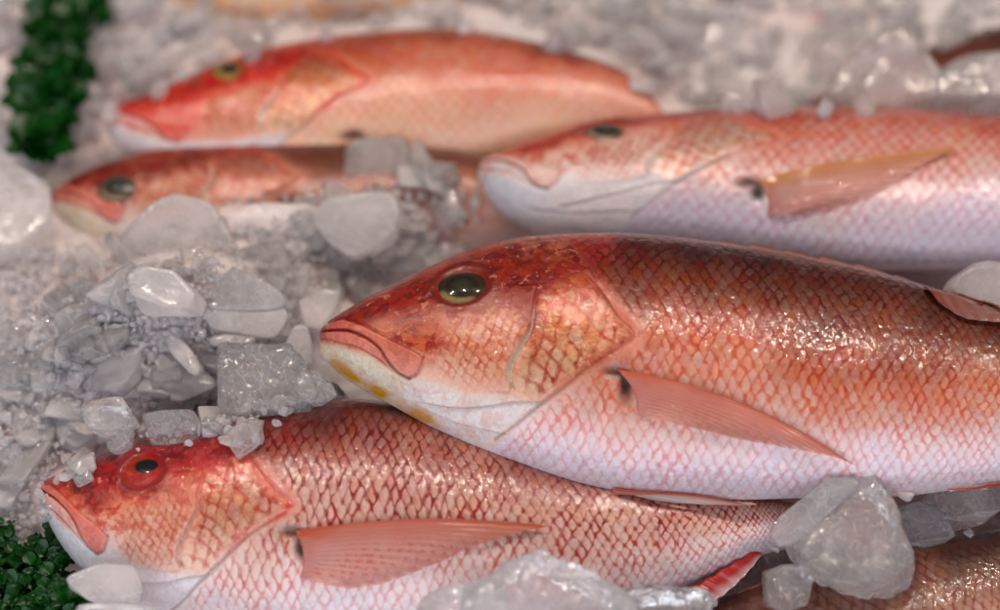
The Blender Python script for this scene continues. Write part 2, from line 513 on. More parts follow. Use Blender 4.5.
def paint(f, X, Y, s, arc):
    """base colour, line colour, parameters, scale coordinates and relief, all in template pixels"""
    p = f.pal
    top = np.interp(X, _tx[:, 0], _tx[:, 1]); bot = np.interp(X, _bx[:, 0], _bx[:, 1])
    h = np.clip((Y - top) / (bot - top + 1e-6), 0, 1)
    PP = np.stack([X / 40, Y / 40, X * 0], -1)
    hw = np.clip(h + 0.045 * fnoise(PP, 1.3, f.seed) + 0.03 * fnoise(PP, 4, f.seed + 1), 0, 1)
    c = grad(p['mid'], hw); e = grad(p['edge'], hw)
    hd = polysdf(X, Y, HEADPOLY) + 3 * fnoise(PP, 4, f.seed + 14)
    body = sstep(-1, 14, hd)
    head = 1 - sstep(-3, 4, hd)
    body = body * p.get('amt', 1.0)
    amt = body * np.interp(h, [0, 0.05, 0.6, 0.75, 0.9, 1], [0.6, 1, 1, 0.85, 0.75, 0.5])
    mot = np.zeros_like(X); wet = 0.25 * sstep(0.5, 0.9, h) * body + 0.10
    # head
    cheek = grad(p['cheek'], hw)
    nk = np.exp(-np.clip(hd, 0, 999) / 45) * (1 - sstep(0.1, 0.32, h))
    c = mixc(c, lin(p['fore']), nk * 0.55); e = mixc(e, lin(p['fore2']), nk * 0.6)
    c = c * (1 - head[..., None]) + cheek * head[..., None]
    e = mixc(e, lin(p['blotch']), head * (1 - sstep(0.55, 0.75, h)))
    fh = polysdf(X, Y, FOREHEAD) + 9 * fnoise(PP, 2.2, f.seed + 2) + 4 * fnoise(PP, 7, f.seed + 3)
    fm = 1 - sstep(-14, 10, fh)
    c = mixc(c, lin(p['fore']), fm * 0.92)
    e = mixc(e, lin(p['fore2']), fm)
    mot = np.maximum(mot, head * (1 - sstep(0.46, 0.68, h)) * 0.95)
    nape = sstep(470, 520, X) * (1 - sstep(0.12, 0.3, h)) * head
    amt = np.maximum(amt, nape * 0.45)
    c = mixc(c, lin(p['nape']), nape * 0.35 * sstep(-0.2, 0.8, fnoise(PP, 5, f.seed + 9)))
    # cheek and gill cover scales
    ck = np.clip(1 - np.hypot((X - 478) / 70, (Y - 345) / 54), 0, 1)
    ck = sstep(0.0, 0.5, ck + 0.08 * fnoise(PP, 5, f.seed + 33)) * sstep(-4, 24, polysdf(X, Y, [(300, 200), (500, 250), (505, 288), (478, 308), (440, 318), (432, 352), (424, 380), (300, 400)]))
    op = polysdf(X, Y, OPPOLY_S) + 2.5 * fnoise(PP, 6, f.seed + 12)
    opm = 1 - sstep(-12, 1, op)
    amt = np.maximum(amt, ck * 0.75 * head); amt = np.maximum(amt, opm * 0.8 * p.get('amt', 1.0))
    amt = np.where((np.abs(op) < 5) & (head > 0.5), amt * sstep(0, 5, np.abs(op)), amt)
    c = mixc(c, lin(p['cheekscale']), ck * 0.75 * head); mot = mot * (1 - 0.45 * ck)
    oph = np.clip((Y - 280) / 110, 0, 1)
    c = mixc(c, grad(p['oper'], oph), opm * 0.9)
    e = mixc(e, lin((190, 76, 48)), ck * head); e = mixc(e, lin(p['operline']), opm)
    wet = np.maximum(wet, opm * 0.75)
    mot = mot * (1 - opm * 0.6)
    # chin, lips
    jm = 1 - sstep(-6, 5, polysdf(X, Y, JAW) + 2.5 * fnoise(PP, 4, f.seed + 4))
    c = mixc(c, lin(p['jaw']), jm); e = mixc(e, lin(p['jaw2']), jm)
    mot = mot * (1 - jm) + 0.4 * jm; amt = amt * (1 - jm * 0.95)
    thr = sstep(8, 30, linedist(X, Y, LIP_LOW)[0]) * jm * sstep(360, 420, X)
    c = mixc(c, lin((224, 212, 216)), thr * 0.8)
    d1, _, fr1 = linedist(X, Y, [(335, 364), (352, 376), (380, 393), (410, 411), (440, 426)])
    for (fx, wd, k) in p['spots']:
        g = np.exp(-((fr1 - fx) / wd) ** 2) * np.exp(-((d1 + 1.5 * fnoise(PP, 5, 31)) / 5.0) ** 2)
        c = mixc(c, lin((196, 140, 20)), np.clip(g * 1.3 + 0.25 * g * fnoise(PP, 9, 3), 0, 1) * k)
    ul = 1 - sstep(-2.2, 0.8, polysdf(X, Y, UPLIP)); ll = 1 - sstep(-2.2, 0.8, polysdf(X, Y, LOLIP))
    c = mixc(c, lin(p['lip']), ul * 0.9); c = mixc(c, lin(p['lip2']), ll * 0.9)
    lipm = np.maximum(ul, ll); mot = mot * (1 - lipm) + 0.3 * lipm; amt = amt * (1 - lipm)
    e = mixc(e, lin(p['blotch']), lipm)
    tipm = np.exp(-((X - 322) / 6) ** 2) * np.exp(-((Y - 336) / 8) ** 2)
    c = mixc(c, lin(p['fore']), tipm * 0.6)
    # grooves and edges
    dm, sm, fm_ = linedist(X, Y, MOUTH); dt, st, _ = linedist(X, Y, LIP_TOP); de, _, _ = linedist(X, Y, LIP_END); dl, _, _ = linedist(X, Y, LIP_LOW)
    dp, sp_, fp = linedist(X, Y, PREOP); do, so, fo = linedist(X, Y, OPER)
    df, sf, _ = linedist(X, Y, FOLD); df2, sf2, _ = linedist(X, Y, FOLD2)
    D = -2.6 * np.exp(-(dm / 1.4) ** 2) - 0.7 * np.exp(-(dt / 1.3) ** 2) - 1.4 * np.exp(-(de / 1.4) ** 2) - 1.0 * np.exp(-(dl / 1.2) ** 2)
    D += ul * 1.3 + ll * 0.8
    c = mixc(c, lin((95, 25, 22)), 0.8 * np.exp(-(dm / 1.2) ** 2))
    c = mixc(c, lin((150, 50, 40)), 0.6 * np.exp(-(dt / 1.0) ** 2) + 0.7 * np.exp(-(de / 1.0) ** 2) + 0.4 * np.exp(-(dl / 1.0) ** 2))
    gw = 1.2 + 2.0 * np.exp(-((fp - 0.72) / 0.3) ** 2)
    dpx = np.where(sp_ > 0, dp * 1.0, dp * 1.0)
    gmask = np.exp(-(dpx / gw) ** 2)
    D += -3.2 * gmask + 3.0 * np.exp(-np.clip(dp - gw, 0, 99) / 16) * (X < np.interp(Y, [290, 305, 328, 346, 364, 388], [537, 534, 531, 520, 511, 510])) * (Y > 285) * (Y < 392)
    c = mixc(c, lin(p['groove']), 0.9 * gmask * sstep(0.05, 0.3, fp)); amt = amt * (1 - gmask); mot = mot * (1 - gmask)
    inside = np.where(polysdf(X, Y, np.vstack([[(300, 280)], smooth_line(OPER, 40), [(480, 475), (300, 475)]])) < 0, 1.0, 0.0)
    efade = sstep(0.0, 0.05, fo) * (1 - sstep(0.80, 0.98, fo))
    edge = np.exp(-do / 26.0) * efade
    D += inside * 1.5 * edge * (1 - 0.7 * np.exp(-(do / 0.9) ** 2)) - (1 - inside) * 1.2 * np.exp(-(do / 3.0) ** 2) * efade
    rim = np.exp(-(do / 1.6) ** 2) * (1 - sstep(0.62, 0.8, fo))
    c = mixc(c, lin(p['operrim']), 0.4 * rim)
    c = mixc(c, lin((120, 40, 25)), 0.55 * (1 - inside) * np.exp(-((do - 2) / 1.8) ** 2) * sstep(0.1, 0.3, fo))  # shadow line just outside the gill cover edge, painted into the colour
    D += np.where(sf > 0, -1.3, 1.3) * np.exp(-df / 7.0) + np.where(sf2 > 0, -0.8, 0.8) * np.exp(-df2 / 7.0)
    c = mixc(c, lin((196, 150, 130)), 0.4 * np.exp(-(df / 1.3) ** 2))
    # skin strip behind the gill cover
    strip = (1 - inside) * np.exp(-(do / 11.0) ** 2) * sstep(0.08, 0.2, fo) * (1 - sstep(0.38, 0.5, fo))
    amt = amt * (1 - strip); c = mixc(c, lin(p['strip']), strip * 0.7)
    # nostrils, eye socket
    for (nx, ny, nr) in ((421, 300, 2.6), (429, 296, 1.8)):
        g = np.exp(-(np.hypot(X - nx, (Y - ny) * 1.4) / nr) ** 2); D -= 2.2 * g; c = mixc(c, lin((80, 20, 12)), g * 0.8)
    re = np.hypot((X - EYEC[0]) / 26.0, (Y - EYEC[1] + 0.15 * (X - EYEC[0])) / 18.0)
    D += 0.9 * np.exp(-((re - 1.25) / 0.17) ** 2) - 4.0 * (1 - sstep(0.75, 1.1, re))
    c = mixc(c, lin(p['eyering']), 0.8 * np.exp(-((re - 1.12) / 0.2) ** 2)); mot = mot * sstep(0.9, 1.3, re)
    amt = amt * sstep(1.0, 1.5, re)
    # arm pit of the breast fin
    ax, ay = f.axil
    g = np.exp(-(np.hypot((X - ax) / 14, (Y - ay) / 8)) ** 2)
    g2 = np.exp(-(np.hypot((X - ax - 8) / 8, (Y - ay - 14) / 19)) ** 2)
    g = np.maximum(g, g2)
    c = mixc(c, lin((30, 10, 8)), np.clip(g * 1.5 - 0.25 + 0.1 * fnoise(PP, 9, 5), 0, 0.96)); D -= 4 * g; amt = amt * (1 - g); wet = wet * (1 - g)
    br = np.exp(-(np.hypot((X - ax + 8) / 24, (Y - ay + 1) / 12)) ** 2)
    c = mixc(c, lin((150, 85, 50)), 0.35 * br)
    # wrinkles of the breast
    wz = np.exp(-(np.hypot((X - 575) / 60, (Y - 425) / 45)) ** 2)
    D += wz * 0.9 * fnoise(np.stack([X / 14 + Y / 30, Y / 30 - X / 80, X * 0], -1), 1.8, 8)
    D += 0.5 * fnoise(np.stack([X / 50, Y / 30, X * 0], -1), 1.6, f.seed + 20)
    # a power curve deepens the mid tones and leaves the whites nearly alone
    c = np.clip(c, 0, 1) ** p.get('gam', 1.12); e = np.clip(e, 0, 1) ** p.get('gam', 1.1)
    # scale coordinates
    su, sv = f.su, f.sv
    U = su(s)[:, None] + 0 * X; Vv = arc * sv
    U = U + 0.05 * (Vv - sv * 0.5)
    a = -0.30; co, si = math.cos(a), math.sin(a)
    ou = (X * co + Y * si) / 17.0; ov = (-X * si + Y * co) / 26.0
    a = -0.2; co, si = math.cos(a), math.sin(a)
    cu = (X * co + Y * si) / 10.5; cv = (-X * si + Y * co) / 16.0
    isop = (op < 0); isck = (head > 0.5) & ~isop
    U = np.where(isop, ou, np.where(isck, cu, U)); Vv = np.where(isop, ov, np.where(isck, cv, Vv))
    suv = np.stack([U, Vv, 0 * U], -1)
    return c, e, np.stack([amt, np.clip(mot, 0, 1), np.clip(wet, 0, 1)], -1), suv, D


HH = lambda s: np.interp(s, _tx[:, 0], _bx[:, 1] - _tx[:, 1])


def build_fish(name, label, sec, p0, z0, elev, roll, wk, pal, nS, nF, seed, scale=1.0, su=14.6, sv=23.0, axil=(617, 372), relief=1.0, axil_own=None, group='snappers laid out on the ice'):
    f = Fish(); f.seed = seed; f.pal = pal; f.axil = axil
    setup(f, sec, p0, z0, elev, roll, wk)
    smax = sec[-1][0]
    grid_s = np.linspace(S0, SEND, 800)
    cum = np.concatenate([[0], np.cumsum(1.0 / (su * (np.maximum(HH(grid_s[1:]), 60) / 260.0) ** 0.6) * np.diff(grid_s))])
    f.su = lambda s: np.interp(s, grid_s, cum); f.sv = sv
    root = empty(name, f.P0 - f.n * 0.03, label, 'fish', group)
    nB = max(20, nF // 4)
    th = np.concatenate([np.linspace(0, math.pi, nF), np.linspace(math.pi, 2 * math.pi, nB + 2)[1:-1]])
    q = np.linspace(0.15, math.sqrt(smax - S0), nS); s = S0 + q * q
    P = ring(f, s, th)
    X, Y = field(s, th)
    seg = np.linalg.norm(np.diff(P, axis=1), axis=2)
    arcF = np.concatenate([np.zeros((nS, 1)), np.cumsum(seg[:, :nF - 1], 1)], 1)
    tot = arcF[:, -1:] + 1e-9
    arcF = arcF / tot
    thB = th[nF:]; arcB = np.interp((2 * math.pi - thB), th[:nF], np.linspace(0, 1, nF))
    arc = np.concatenate([arcF, np.broadcast_to(arcB, (nS, nB))], 1)
    if axil_own:
        A = proj(P[:, :nF]); k = np.argmin(np.hypot(A[..., 0] - axil_own[0], A[..., 1] - axil_own[1]))
        f.axil = (X[:, :nF].ravel()[k], Y[:, :nF].ravel()[k])
    c, e, par, suv, D = paint(f, X, Y, s, arc)
    dS = np.gradient(P, axis=0); dT = np.roll(P, -1, 1) - np.roll(P, 1, 1)
    nn = np.cross(dT, dS); nn /= np.linalg.norm(nn, axis=-1, keepdims=True) + 1e-12
    if (nn[nS // 2, nF // 2] @ f.n) < 0: nn = -nn
    fade = sstep(0.0, 2.5, q)[:, None]
    P = P + nn * (D * PX * scale * relief * fade)[..., None]
    f.P, f.nn, f.X, f.Y, f.nF, f.nS, f.th, f.s, f.root, f.scale = P, nn, X, Y, nF, nS, th, s, root, scale
    f.own = proj(P)
    m = len(th)
    F = grid_faces(nS, m, True)
    ctr0 = P[0].mean(0); ctr1 = P[-1].mean(0)
    V = np.vstack([P.reshape(-1, 3), ctr0, ctr1])
    k0 = nS * m; j = np.arange(m); j2 = (j + 1) % m
    cap0 = np.stack([np.full(m, k0), j2, j, j], -1); cap1 = np.stack([np.full(m, k0 + 1), (nS - 1) * m + j, (nS - 1) * m + j2, (nS - 1) * m + j2], -1)
    F = F[:, ::-1] if False else F
    o = mesh_np('body', V, F, SKIN, root)
    bm = bmesh.new(); bm.from_mesh(o.data); bm.verts.ensure_lookup_table()
    for jj in range(m):
        bm.faces.new((bm.verts[k0], bm.verts[int(j2[jj])], bm.verts[jj])).smooth = True
        b0 = (nS - 1) * m
        bm.faces.new((bm.verts[k0 + 1], bm.verts[b0 + jj], bm.verts[b0 + int(j2[jj])])).smooth = True
    bmesh.ops.recalc_face_normals(bm, faces=bm.faces)
    bm.to_mesh(o.data); bm.free()
    ext = lambda A: np.vstack([A.reshape(-1, A.shape[-1]), A[0].mean(0), A[-1].mean(0)])
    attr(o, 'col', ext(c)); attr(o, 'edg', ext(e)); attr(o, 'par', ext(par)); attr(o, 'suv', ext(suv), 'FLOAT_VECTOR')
    f.body = o
    return f


def surf(f, pts, own=False):
    """surface point and outward normal of the near flank under template (or own picture) pixels"""
    if own: A = f.own[:, :f.nF].reshape(-1, 2)
    else: A = np.stack([f.X[:, :f.nF], f.Y[:, :f.nF]], -1).reshape(-1, 2)
    Pp = f.P[:, :f.nF].reshape(-1, 3); Nn = f.nn[:, :f.nF].reshape(-1, 3)
    if own: ok = (Nn @ FW) < -0.05
    else: ok = np.ones(len(A), bool)
    idx = np.nonzero(ok)[0]; A = A[idx]
    op, on = [], []
    for x, y in np.asarray(pts, float):
        d = np.hypot(A[:, 0] - x, A[:, 1] - y)
        k = np.argpartition(d, 8)[:8]
        w = 1 / (d[k] ** 2 + 0.8); w /= w.sum()
        op.append(w @ Pp[idx[k]]); v = w @ Nn[idx[k]]; on.append(v / np.linalg.norm(v))
    return np.array(op), np.array(on)


def add_eye(f, c, r, hgt, iris, own=False, tilt=0.0, flat=0.72):
    (p,), (n,) = surf(f, [c], own)
    (p2,), _ = surf(f, [(c[0] + 14, c[1])], own)
    n = n * (1 - tilt) + f.n * tilt; n /= np.linalg.norm(n)
    ax = p2 - p; ax -= n * (ax @ n); ax /= np.linalg.norm(ax); ay = np.cross(n, ax)
    if ay @ UP < 0: ay = -ay
    nr, na = 22, 56
    rr = np.linspace(0.02, 1.08, nr); aa = np.linspace(0, 2 * math.pi, na, endpoint=False)
    R, A = np.meshgrid(rr, aa, indexing='ij')
    z = np.sqrt(np.clip(1.12 - R ** 2, 0, 2)) * hgt - 0.0022 * f.scale
    V = p + (ax * (r * R * np.cos(A))[..., None]) + (ay * (flat * r * R * np.sin(A))[..., None]) + n * z[..., None]
    low = np.clip(-np.sin(A + 0.25), 0, 1)
    colr = mixc(np.broadcast_to(lin(iris['iris']), R.shape + (3,)), lin(iris['low']), sstep(0.45, 0.85, low) * sstep(0.62, 0.76, R) * (1 - sstep(0.9, 1.0, R)))
    colr = mixc(colr, lin(iris['rim']), sstep(0.86, 0.98, R))
    colr = mixc(colr, lin(iris['pupil']), 1 - sstep(iris['pr'] - 0.12, iris['pr'] + 0.06, R))
    e = mesh_np('eye', V.reshape(-1, 3), grid_faces(nr, na, True), EYE, f.root)
    attr(e, 'col', colr.reshape(-1, 3))
    # the pupil lens, just proud of the iris
    rr = np.linspace(0.02, iris['pr'], 8)
    R, A = np.meshgrid(rr, aa, indexing='ij')
    z = np.sqrt(np.clip(1.12 - R ** 2, 0, 2)) * hgt - 0.0022 * f.scale + 0.00008 - 0.00012 * sstep(iris['pr'] * 0.6, iris['pr'], R)
    V = p + (ax * (r * R * np.cos(A))[..., None]) + (ay * (flat * r * R * np.sin(A))[..., None]) + n * z[..., None]
    pu = mesh_np('pupil', V.reshape(-1, 3), grid_faces(8, na, True), EYE, e)
    cc = mixc(np.broadcast_to(lin(iris['pupil']), R.shape + (3,)), lin(iris['haze']), 0.8 * (1 - sstep(0.0, iris['pr'], R)))
    attr(pu, 'col', cc.reshape(-1, 3))


def add_fin(f, name, base, ends, curve, own, cols, rays=13, lift=(0.0003, 0.004), clear=0.35, bend=0.0, na=70, nr=70, parent=None, free=None, thick=0.0004):
    """base: polyline of the roots, ends: polyline of ray tips (same order); curve: sideways bow in px; free: 3-D offset function"""
    b = smooth_line(base, na); t = smooth_line(ends, na)
    a = np.linspace(0, 1, na)[:, None, None]; r = np.linspace(0, 1, nr)[None, :, None]
    d0 = t - b
    jr = np.random.default_rng(na + int(abs(base[0][0])) % 97).normal(size=rays * 2 + 2)
    t = t + d0 * (0.022 * np.interp(np.linspace(0, 1, na), np.linspace(0, 1, len(jr)), jr) * np.linspace(0, 1, na) ** .4)[:, None]
    p = b[:, None] * (1 - r) + t[:, None] * r
    d = t - b; L = np.linalg.norm(d, axis=1, keepdims=True) + 1e-6
    nrm = np.stack([d[:, 1], -d[:, 0]], 1) / L
    p = p + nrm[:, None] * (curve * np.sin(math.pi * r) * (1 - 0.75 * a)) * (L / L.max())[:, None]
    # look up a coarse lattice, then refine
    ka, kr = 14, 16
    ia = np.linspace(0, na - 1, ka).round().astype(int); ir = np.linspace(0, nr - 1, kr).round().astype(int)
    q = p[np.ix_(ia, ir)].reshape(-1, 2)
    sp_, sn = surf(f, q, own)
    sp_ = sp_.reshape(ka, kr, 3); sn = sn.reshape(ka, kr, 3)
    g = sp_ + sn * (lift[0] + (lift[1] - lift[0]) * np.sin(np.linspace(0, 2.6, kr))[None, :, None])
    if free is not None: g = free(g, np.linspace(0, 1, ka)[:, None], np.linspace(0, 1, kr)[None, :])
    tmp = np.stack([pchip(ir, g[i], np.arange(nr)) for i in range(ka)])
    G = np.stack([pchip(ia, tmp[:, k], np.arange(na)) for k in range(nr)], 1)
    NN = np.stack([pchip(ir, sn[i], np.arange(nr)) for i in range(ka)])
    NN = np.stack([pchip(ia, NN[:, k], np.arange(na)) for k in range(nr)], 1)
    A = np.linspace(0, 1, na)[:, None] + 0 * np.linspace(0, 1, nr)[None]; Rr = np.linspace(0, 1, nr)[None] + 0 * A
    rip = 0.00018 * np.sin(A * rays * 2 * math.pi) * sstep(0.05, 0.4, Rr) + 0.0007 * np.sin(Rr * 7 + A * 5)
    G = G + NN * (rip + 0.0006)[..., None]
    # a sheet with a real thickness, thinning to the tip
    th = (thick * (1.6 - Rr))[..., None] * NN
    V = np.vstack([(G + th * 0.5).reshape(-1, 3), (G - th * 0.5).reshape(-1, 3)])
    F = grid_faces(na, nr); n0 = na * nr
    rim = []
    idx = np.arange(n0).reshape(na, nr)
    loop = np.concatenate([idx[0, :], idx[1:, -1], idx[-1, -2::-1], idx[-2:0:-1, 0]])
    l2 = np.roll(loop, -1)
    rim = np.stack([loop, l2, l2 + n0, loop + n0], -1)
    F = np.vstack([F, F[:, ::-1] + n0, rim])
    o = mesh_np(name, V, F, FIN, parent or f.root)
    c = np.array([lin(x) for x in cols])
    ca = np.stack([np.interp(A, np.linspace(0, 1, len(cols)), c[:, k]) for k in range(3)], -1)
    ca = mixc(ca, lin((196, 116, 104)), 0.7 * (1 - sstep(0.02, 0.16, Rr)) * sstep(0.05, 0.3, A))
    ca = ca.reshape(-1, 3); fa = np.stack([A * rays, Rr, np.clip(clear * (0.4 + 1.5 * A) * (0.6 + 0.6 * Rr), 0, 0.9) * sstep(0.0, 0.10, A) * sstep(0.02, 0.2, Rr)], -1).reshape(-1, 3)
    attr(o, 'col', np.vstack([ca, ca])); attr(o, 'fa', np.vstack([fa, fa]), 'FLOAT_VECTOR')
    return o


def add_tail(f, k=1.0, cols=((190, 60, 45), (225, 120, 100), (190, 60, 45))):
    """forked tail fin fanned from the last station"""
    T = f.P[-1, 0]; B = f.P[-1, f.nF - 1]
    prev = (f.P[-12, 0] + f.P[-12, f.nF - 1]) / 2
    ax = (T + B) / 2 - prev; ax /= np.linalg.norm(ax); up = (T - B); hgt = np.linalg.norm(up); up /= hgt
    na, nr = 40, 24
    A, R = np.meshgrid(np.linspace(-1, 1, na), np.linspace(0, 1, nr), indexing='ij')
    Ln = (0.055 + 0.035 * np.abs(A) ** 1.3) * f.scale * k
    root = (T + B) / 2 - ax * 0.004
    G = root + ax * (R * Ln)[..., None] + up * (A * hgt * 0.5 * (1 - R) * 0.95 + A * R * 0.075 * f.scale)[..., None] + f.n * (0.0015 * np.sin(A * 9 + R * 4) * R)[..., None]
    th = f.n * (0.0012 * (1.3 - R))[..., None]
    V = np.vstack([(G + th).reshape(-1, 3), (G - th).reshape(-1, 3)]); n0 = na * nr
    F = grid_faces(na, nr); idx = np.arange(n0).reshape(na, nr)
    loop = np.concatenate([idx[0, :], idx[1:, -1], idx[-1, -2::-1], idx[-2:0:-1, 0]]); l2 = np.roll(loop, -1)
    F = np.vstack([F, F[:, ::-1] + n0, np.stack([loop, l2, l2 + n0, loop + n0], -1)])
    o = mesh_np('tail_fin', V, F, FIN, f.root)
    c = np.array([lin(x) for x in cols]); a01 = (A + 1) / 2
    ca = np.stack([np.interp(a01, np.linspace(0, 1, len(cols)), c[:, k]) for k in range(3)], -1).reshape(-1, 3)
    fa = np.stack([a01 * 17, R, 0.1 + 0 * R], -1).reshape(-1, 3)
    attr(o, 'col', np.vstack([ca, ca])); attr(o, 'fa', np.vstack([fa, fa]), 'FLOAT_VECTOR')


def add_dorsal(f, s0, s1, heights, lean, cols, spines=10, name='dorsal_fin'):
    """folded back fin: a low serrated ridge along the back edge"""
    i0 = int(np.searchsorted(f.s, s0)); i1 = int(np.searchsorted(f.s, s1))
    ii = np.linspace(i0, min(i1, f.nS - 1), 120).round().astype(int)
    base = f.P[ii, 0]
    k = np.linspace(0, 1, len(ii))
    hgt = np.interp(k, np.linspace(0, 1, len(heights)), heights) * PX * f.scale
    saw = (k * spines) % 1.0
    hgt = hgt * (0.7 + 0.3 * (1 - saw))
    up = f.P[ii, 0] - f.P[ii, f.nF - 1]; up /= np.linalg.norm(up, axis=1, keepdims=True)
    d = up * math.cos(lean) + f.n * math.sin(lean)
    nr = 6
    R = np.linspace(-0.25, 1, nr)
    G = base[:, None] + d[:, None] * (hgt[:, None] * R[None, :])[..., None]
    nv = np.cross(d, np.gradient(base, axis=0)); nv /= np.linalg.norm(nv, axis=1, keepdims=True) + 1e-12
    th = nv[:, None] * (0.0009 * (1.3 - np.clip(R, 0, 1)))[None, :, None]
    na = len(ii); n0 = na * nr
    V = np.vstack([(G + th).reshape(-1, 3), (G - th).reshape(-1, 3)])
    F = grid_faces(na, nr); idx = np.arange(n0).reshape(na, nr)
    loop = np.concatenate([idx[0, :], idx[1:, -1], idx[-1, -2::-1], idx[-2:0:-1, 0]]); l2 = np.roll(loop, -1)
    F = np.vstack([F, F[:, ::-1] + n0, np.stack([loop, l2, l2 + n0, loop + n0], -1)])
    o = mesh_np(name, V, F, FIN, f.root)
    c = np.array([lin(x) for x in cols])
    r01 = np.clip(np.broadcast_to(R, (na, nr)), 0, 1)
    ca = np.stack([np.interp(r01, np.linspace(0, 1, len(cols)), c[:, k2]) for k2 in range(3)], -1).reshape(-1, 3)
    fa = np.stack([np.broadcast_to((k * spines)[:, None], (na, nr)), r01, 0.1 + 0 * r01], -1).reshape(-1, 3)
    attr(o, 'col', np.vstack([ca, ca])); attr(o, 'fa', np.vstack([fa, fa]), 'FLOAT_VECTOR')


PAL_MAIN = dict(
    mid=[(0, (72, 28, 20)), (.05, (92, 38, 27)), (.14, (116, 60, 41)), (.24, (142, 82, 56)), (.34, (176, 106, 80)), (.46, (206, 138, 114)), (.57, (216, 160, 142)), (.67, (222, 184, 174)), (.78, (230, 206, 208)), (.9, (226, 214, 226)), (1, (218, 208, 214))],
    edge=[(0, (40, 8, 6)), (.08, (58, 9, 4)), (.2, (96, 15, 4)), (.34, (144, 28, 8)), (.46, (186, 64, 28)), (.6, (208, 108, 76)), (.72, (216, 128, 116)), (.85, (220, 150, 150)), (1, (214, 160, 162))],
    cheek=[(0, (112, 24, 4)), (.2, (162, 46, 8)), (.38, (190, 78, 32)), (.52, (204, 106, 68)), (.64, (220, 152, 126)), (.74, (228, 184, 166)), (.84, (228, 206, 196)), (1, (226, 212, 204))],
    fore=(160, 36, 3), fore2=(112, 15, 2), nape=(206, 130, 104), blotch=(150, 24, 6), cheekscale=(232, 180, 150), oper=[(0, (176, 100, 70)), (.35, (196, 140, 100)), (.7, (222, 182, 146)), (1, (228, 198, 172))],
    operline=(176, 54, 26), operrim=(206, 110, 76), jaw=(216, 206, 186), jaw2=(206, 150, 128), spots=[(.14, .15, 1.0), (.42, .10, 1.0), (.82, .15, .9), (.62, .05, .4)],
    lip=(216, 122, 104), lip2=(220, 134, 120), groove=(178, 166, 146), strip=(222, 128, 102), eyering=(110, 26, 8))
PAL_LOW = dict(PAL_MAIN, gam=1.04,
    mid=[(0, (90, 30, 26)), (.08, (136, 66, 54)), (.2, (188, 124, 110)), (.35, (218, 168, 152)), (.5, (228, 188, 174)), (.65, (232, 202, 194)), (.8, (230, 214, 216)), (1, (226, 218, 228))],
    edge=[(0, (60, 6, 6)), (.15, (112, 10, 9)), (.35, (146, 20, 15)), (.55, (178, 46, 36)), (.7, (204, 94, 84)), (.85, (218, 150, 150)), (1, (216, 186, 192))],
    cheek=[(0, (176, 30, 22)), (.18, (196, 44, 34)), (.32, (220, 120, 92)), (.5, (228, 158, 130)), (.64, (232, 190, 176)), (.76, (226, 218, 222)), (1, (214, 216, 228))],
    fore=(166, 14, 12), fore2=(116, 6, 6), nape=(200, 100, 90), blotch=(200, 62, 46), cheekscale=(234, 176, 154), oper=[(0, (206, 124, 100)), (.4, (216, 168, 136)), (1, (228, 196, 168))],
    operline=(184, 52, 36), operrim=(214, 120, 104), jaw=(222, 220, 226), jaw2=(206, 196, 206), spots=[], lip=(222, 120, 106), lip2=(222, 176, 168), groove=(190, 140, 126), strip=(224, 130, 116), eyering=(140, 18, 10))
PAL_PALE = dict(PAL_MAIN,
    mid=[(0, (130, 40, 30)), (.1, (186, 84, 66)), (.25, (214, 136, 116)), (.4, (224, 166, 150)), (.55, (228, 190, 182)), (.7, (228, 206, 210)), (.85, (222, 212, 228)), (1, (214, 206, 226))],
    edge=[(0, (110, 20, 16)), (.2, (176, 56, 46)), (.4, (204, 108, 92)), (.6, (214, 140, 132)), (.8, (210, 168, 186)), (1, (206, 176, 196))],
    cheek=[(0, (176, 50, 34)), (.15, (196, 76, 54)), (.28, (224, 160, 140)), (.45, (230, 196, 184)), (.6, (226, 214, 214)), (1, (212, 214, 228))],
    fore=(176, 44, 26), fore2=(140, 26, 14), blotch=(206, 104, 80), oper=[(0, (212, 150, 128)), (.5, (224, 190, 172)), (1, (228, 206, 196))], operline=(196, 100, 76),
    jaw=(218, 218, 228), jaw2=(204, 196, 206), spots=[], lip=(226, 190, 182), lip2=(222, 210, 212), cheekscale=(232, 196, 180), groove=(196, 170, 160))
PAL_ORANGE = dict(PAL_MAIN, amt=0.6,
    mid=[(0, (120, 56, 34)), (.08, (176, 84, 52)), (.2, (208, 120, 92)), (.4, (222, 150, 126)), (.6, (230, 178, 158)), (.8, (238, 196, 168)), (1, (230, 190, 150))],
    edge=[(0, (90, 40, 24)), (.3, (196, 88, 62)), (.6, (218, 134, 108)), (1, (226, 160, 120))],
    cheek=[(0, (186, 40, 20)), (.25, (212, 62, 38)), (.45, (228, 108, 84)), (.62, (232, 150, 128)), (.8, (230, 196, 184)), (1, (226, 210, 206))],
    fore=(196, 36, 16), fore2=(150, 24, 10), blotch=(206, 60, 36), spots=[], jaw=(230, 220, 220), jaw2=(226, 180, 170), eyering=(160, 84, 40), lip=(226, 110, 92), lip2=(228, 180, 172))
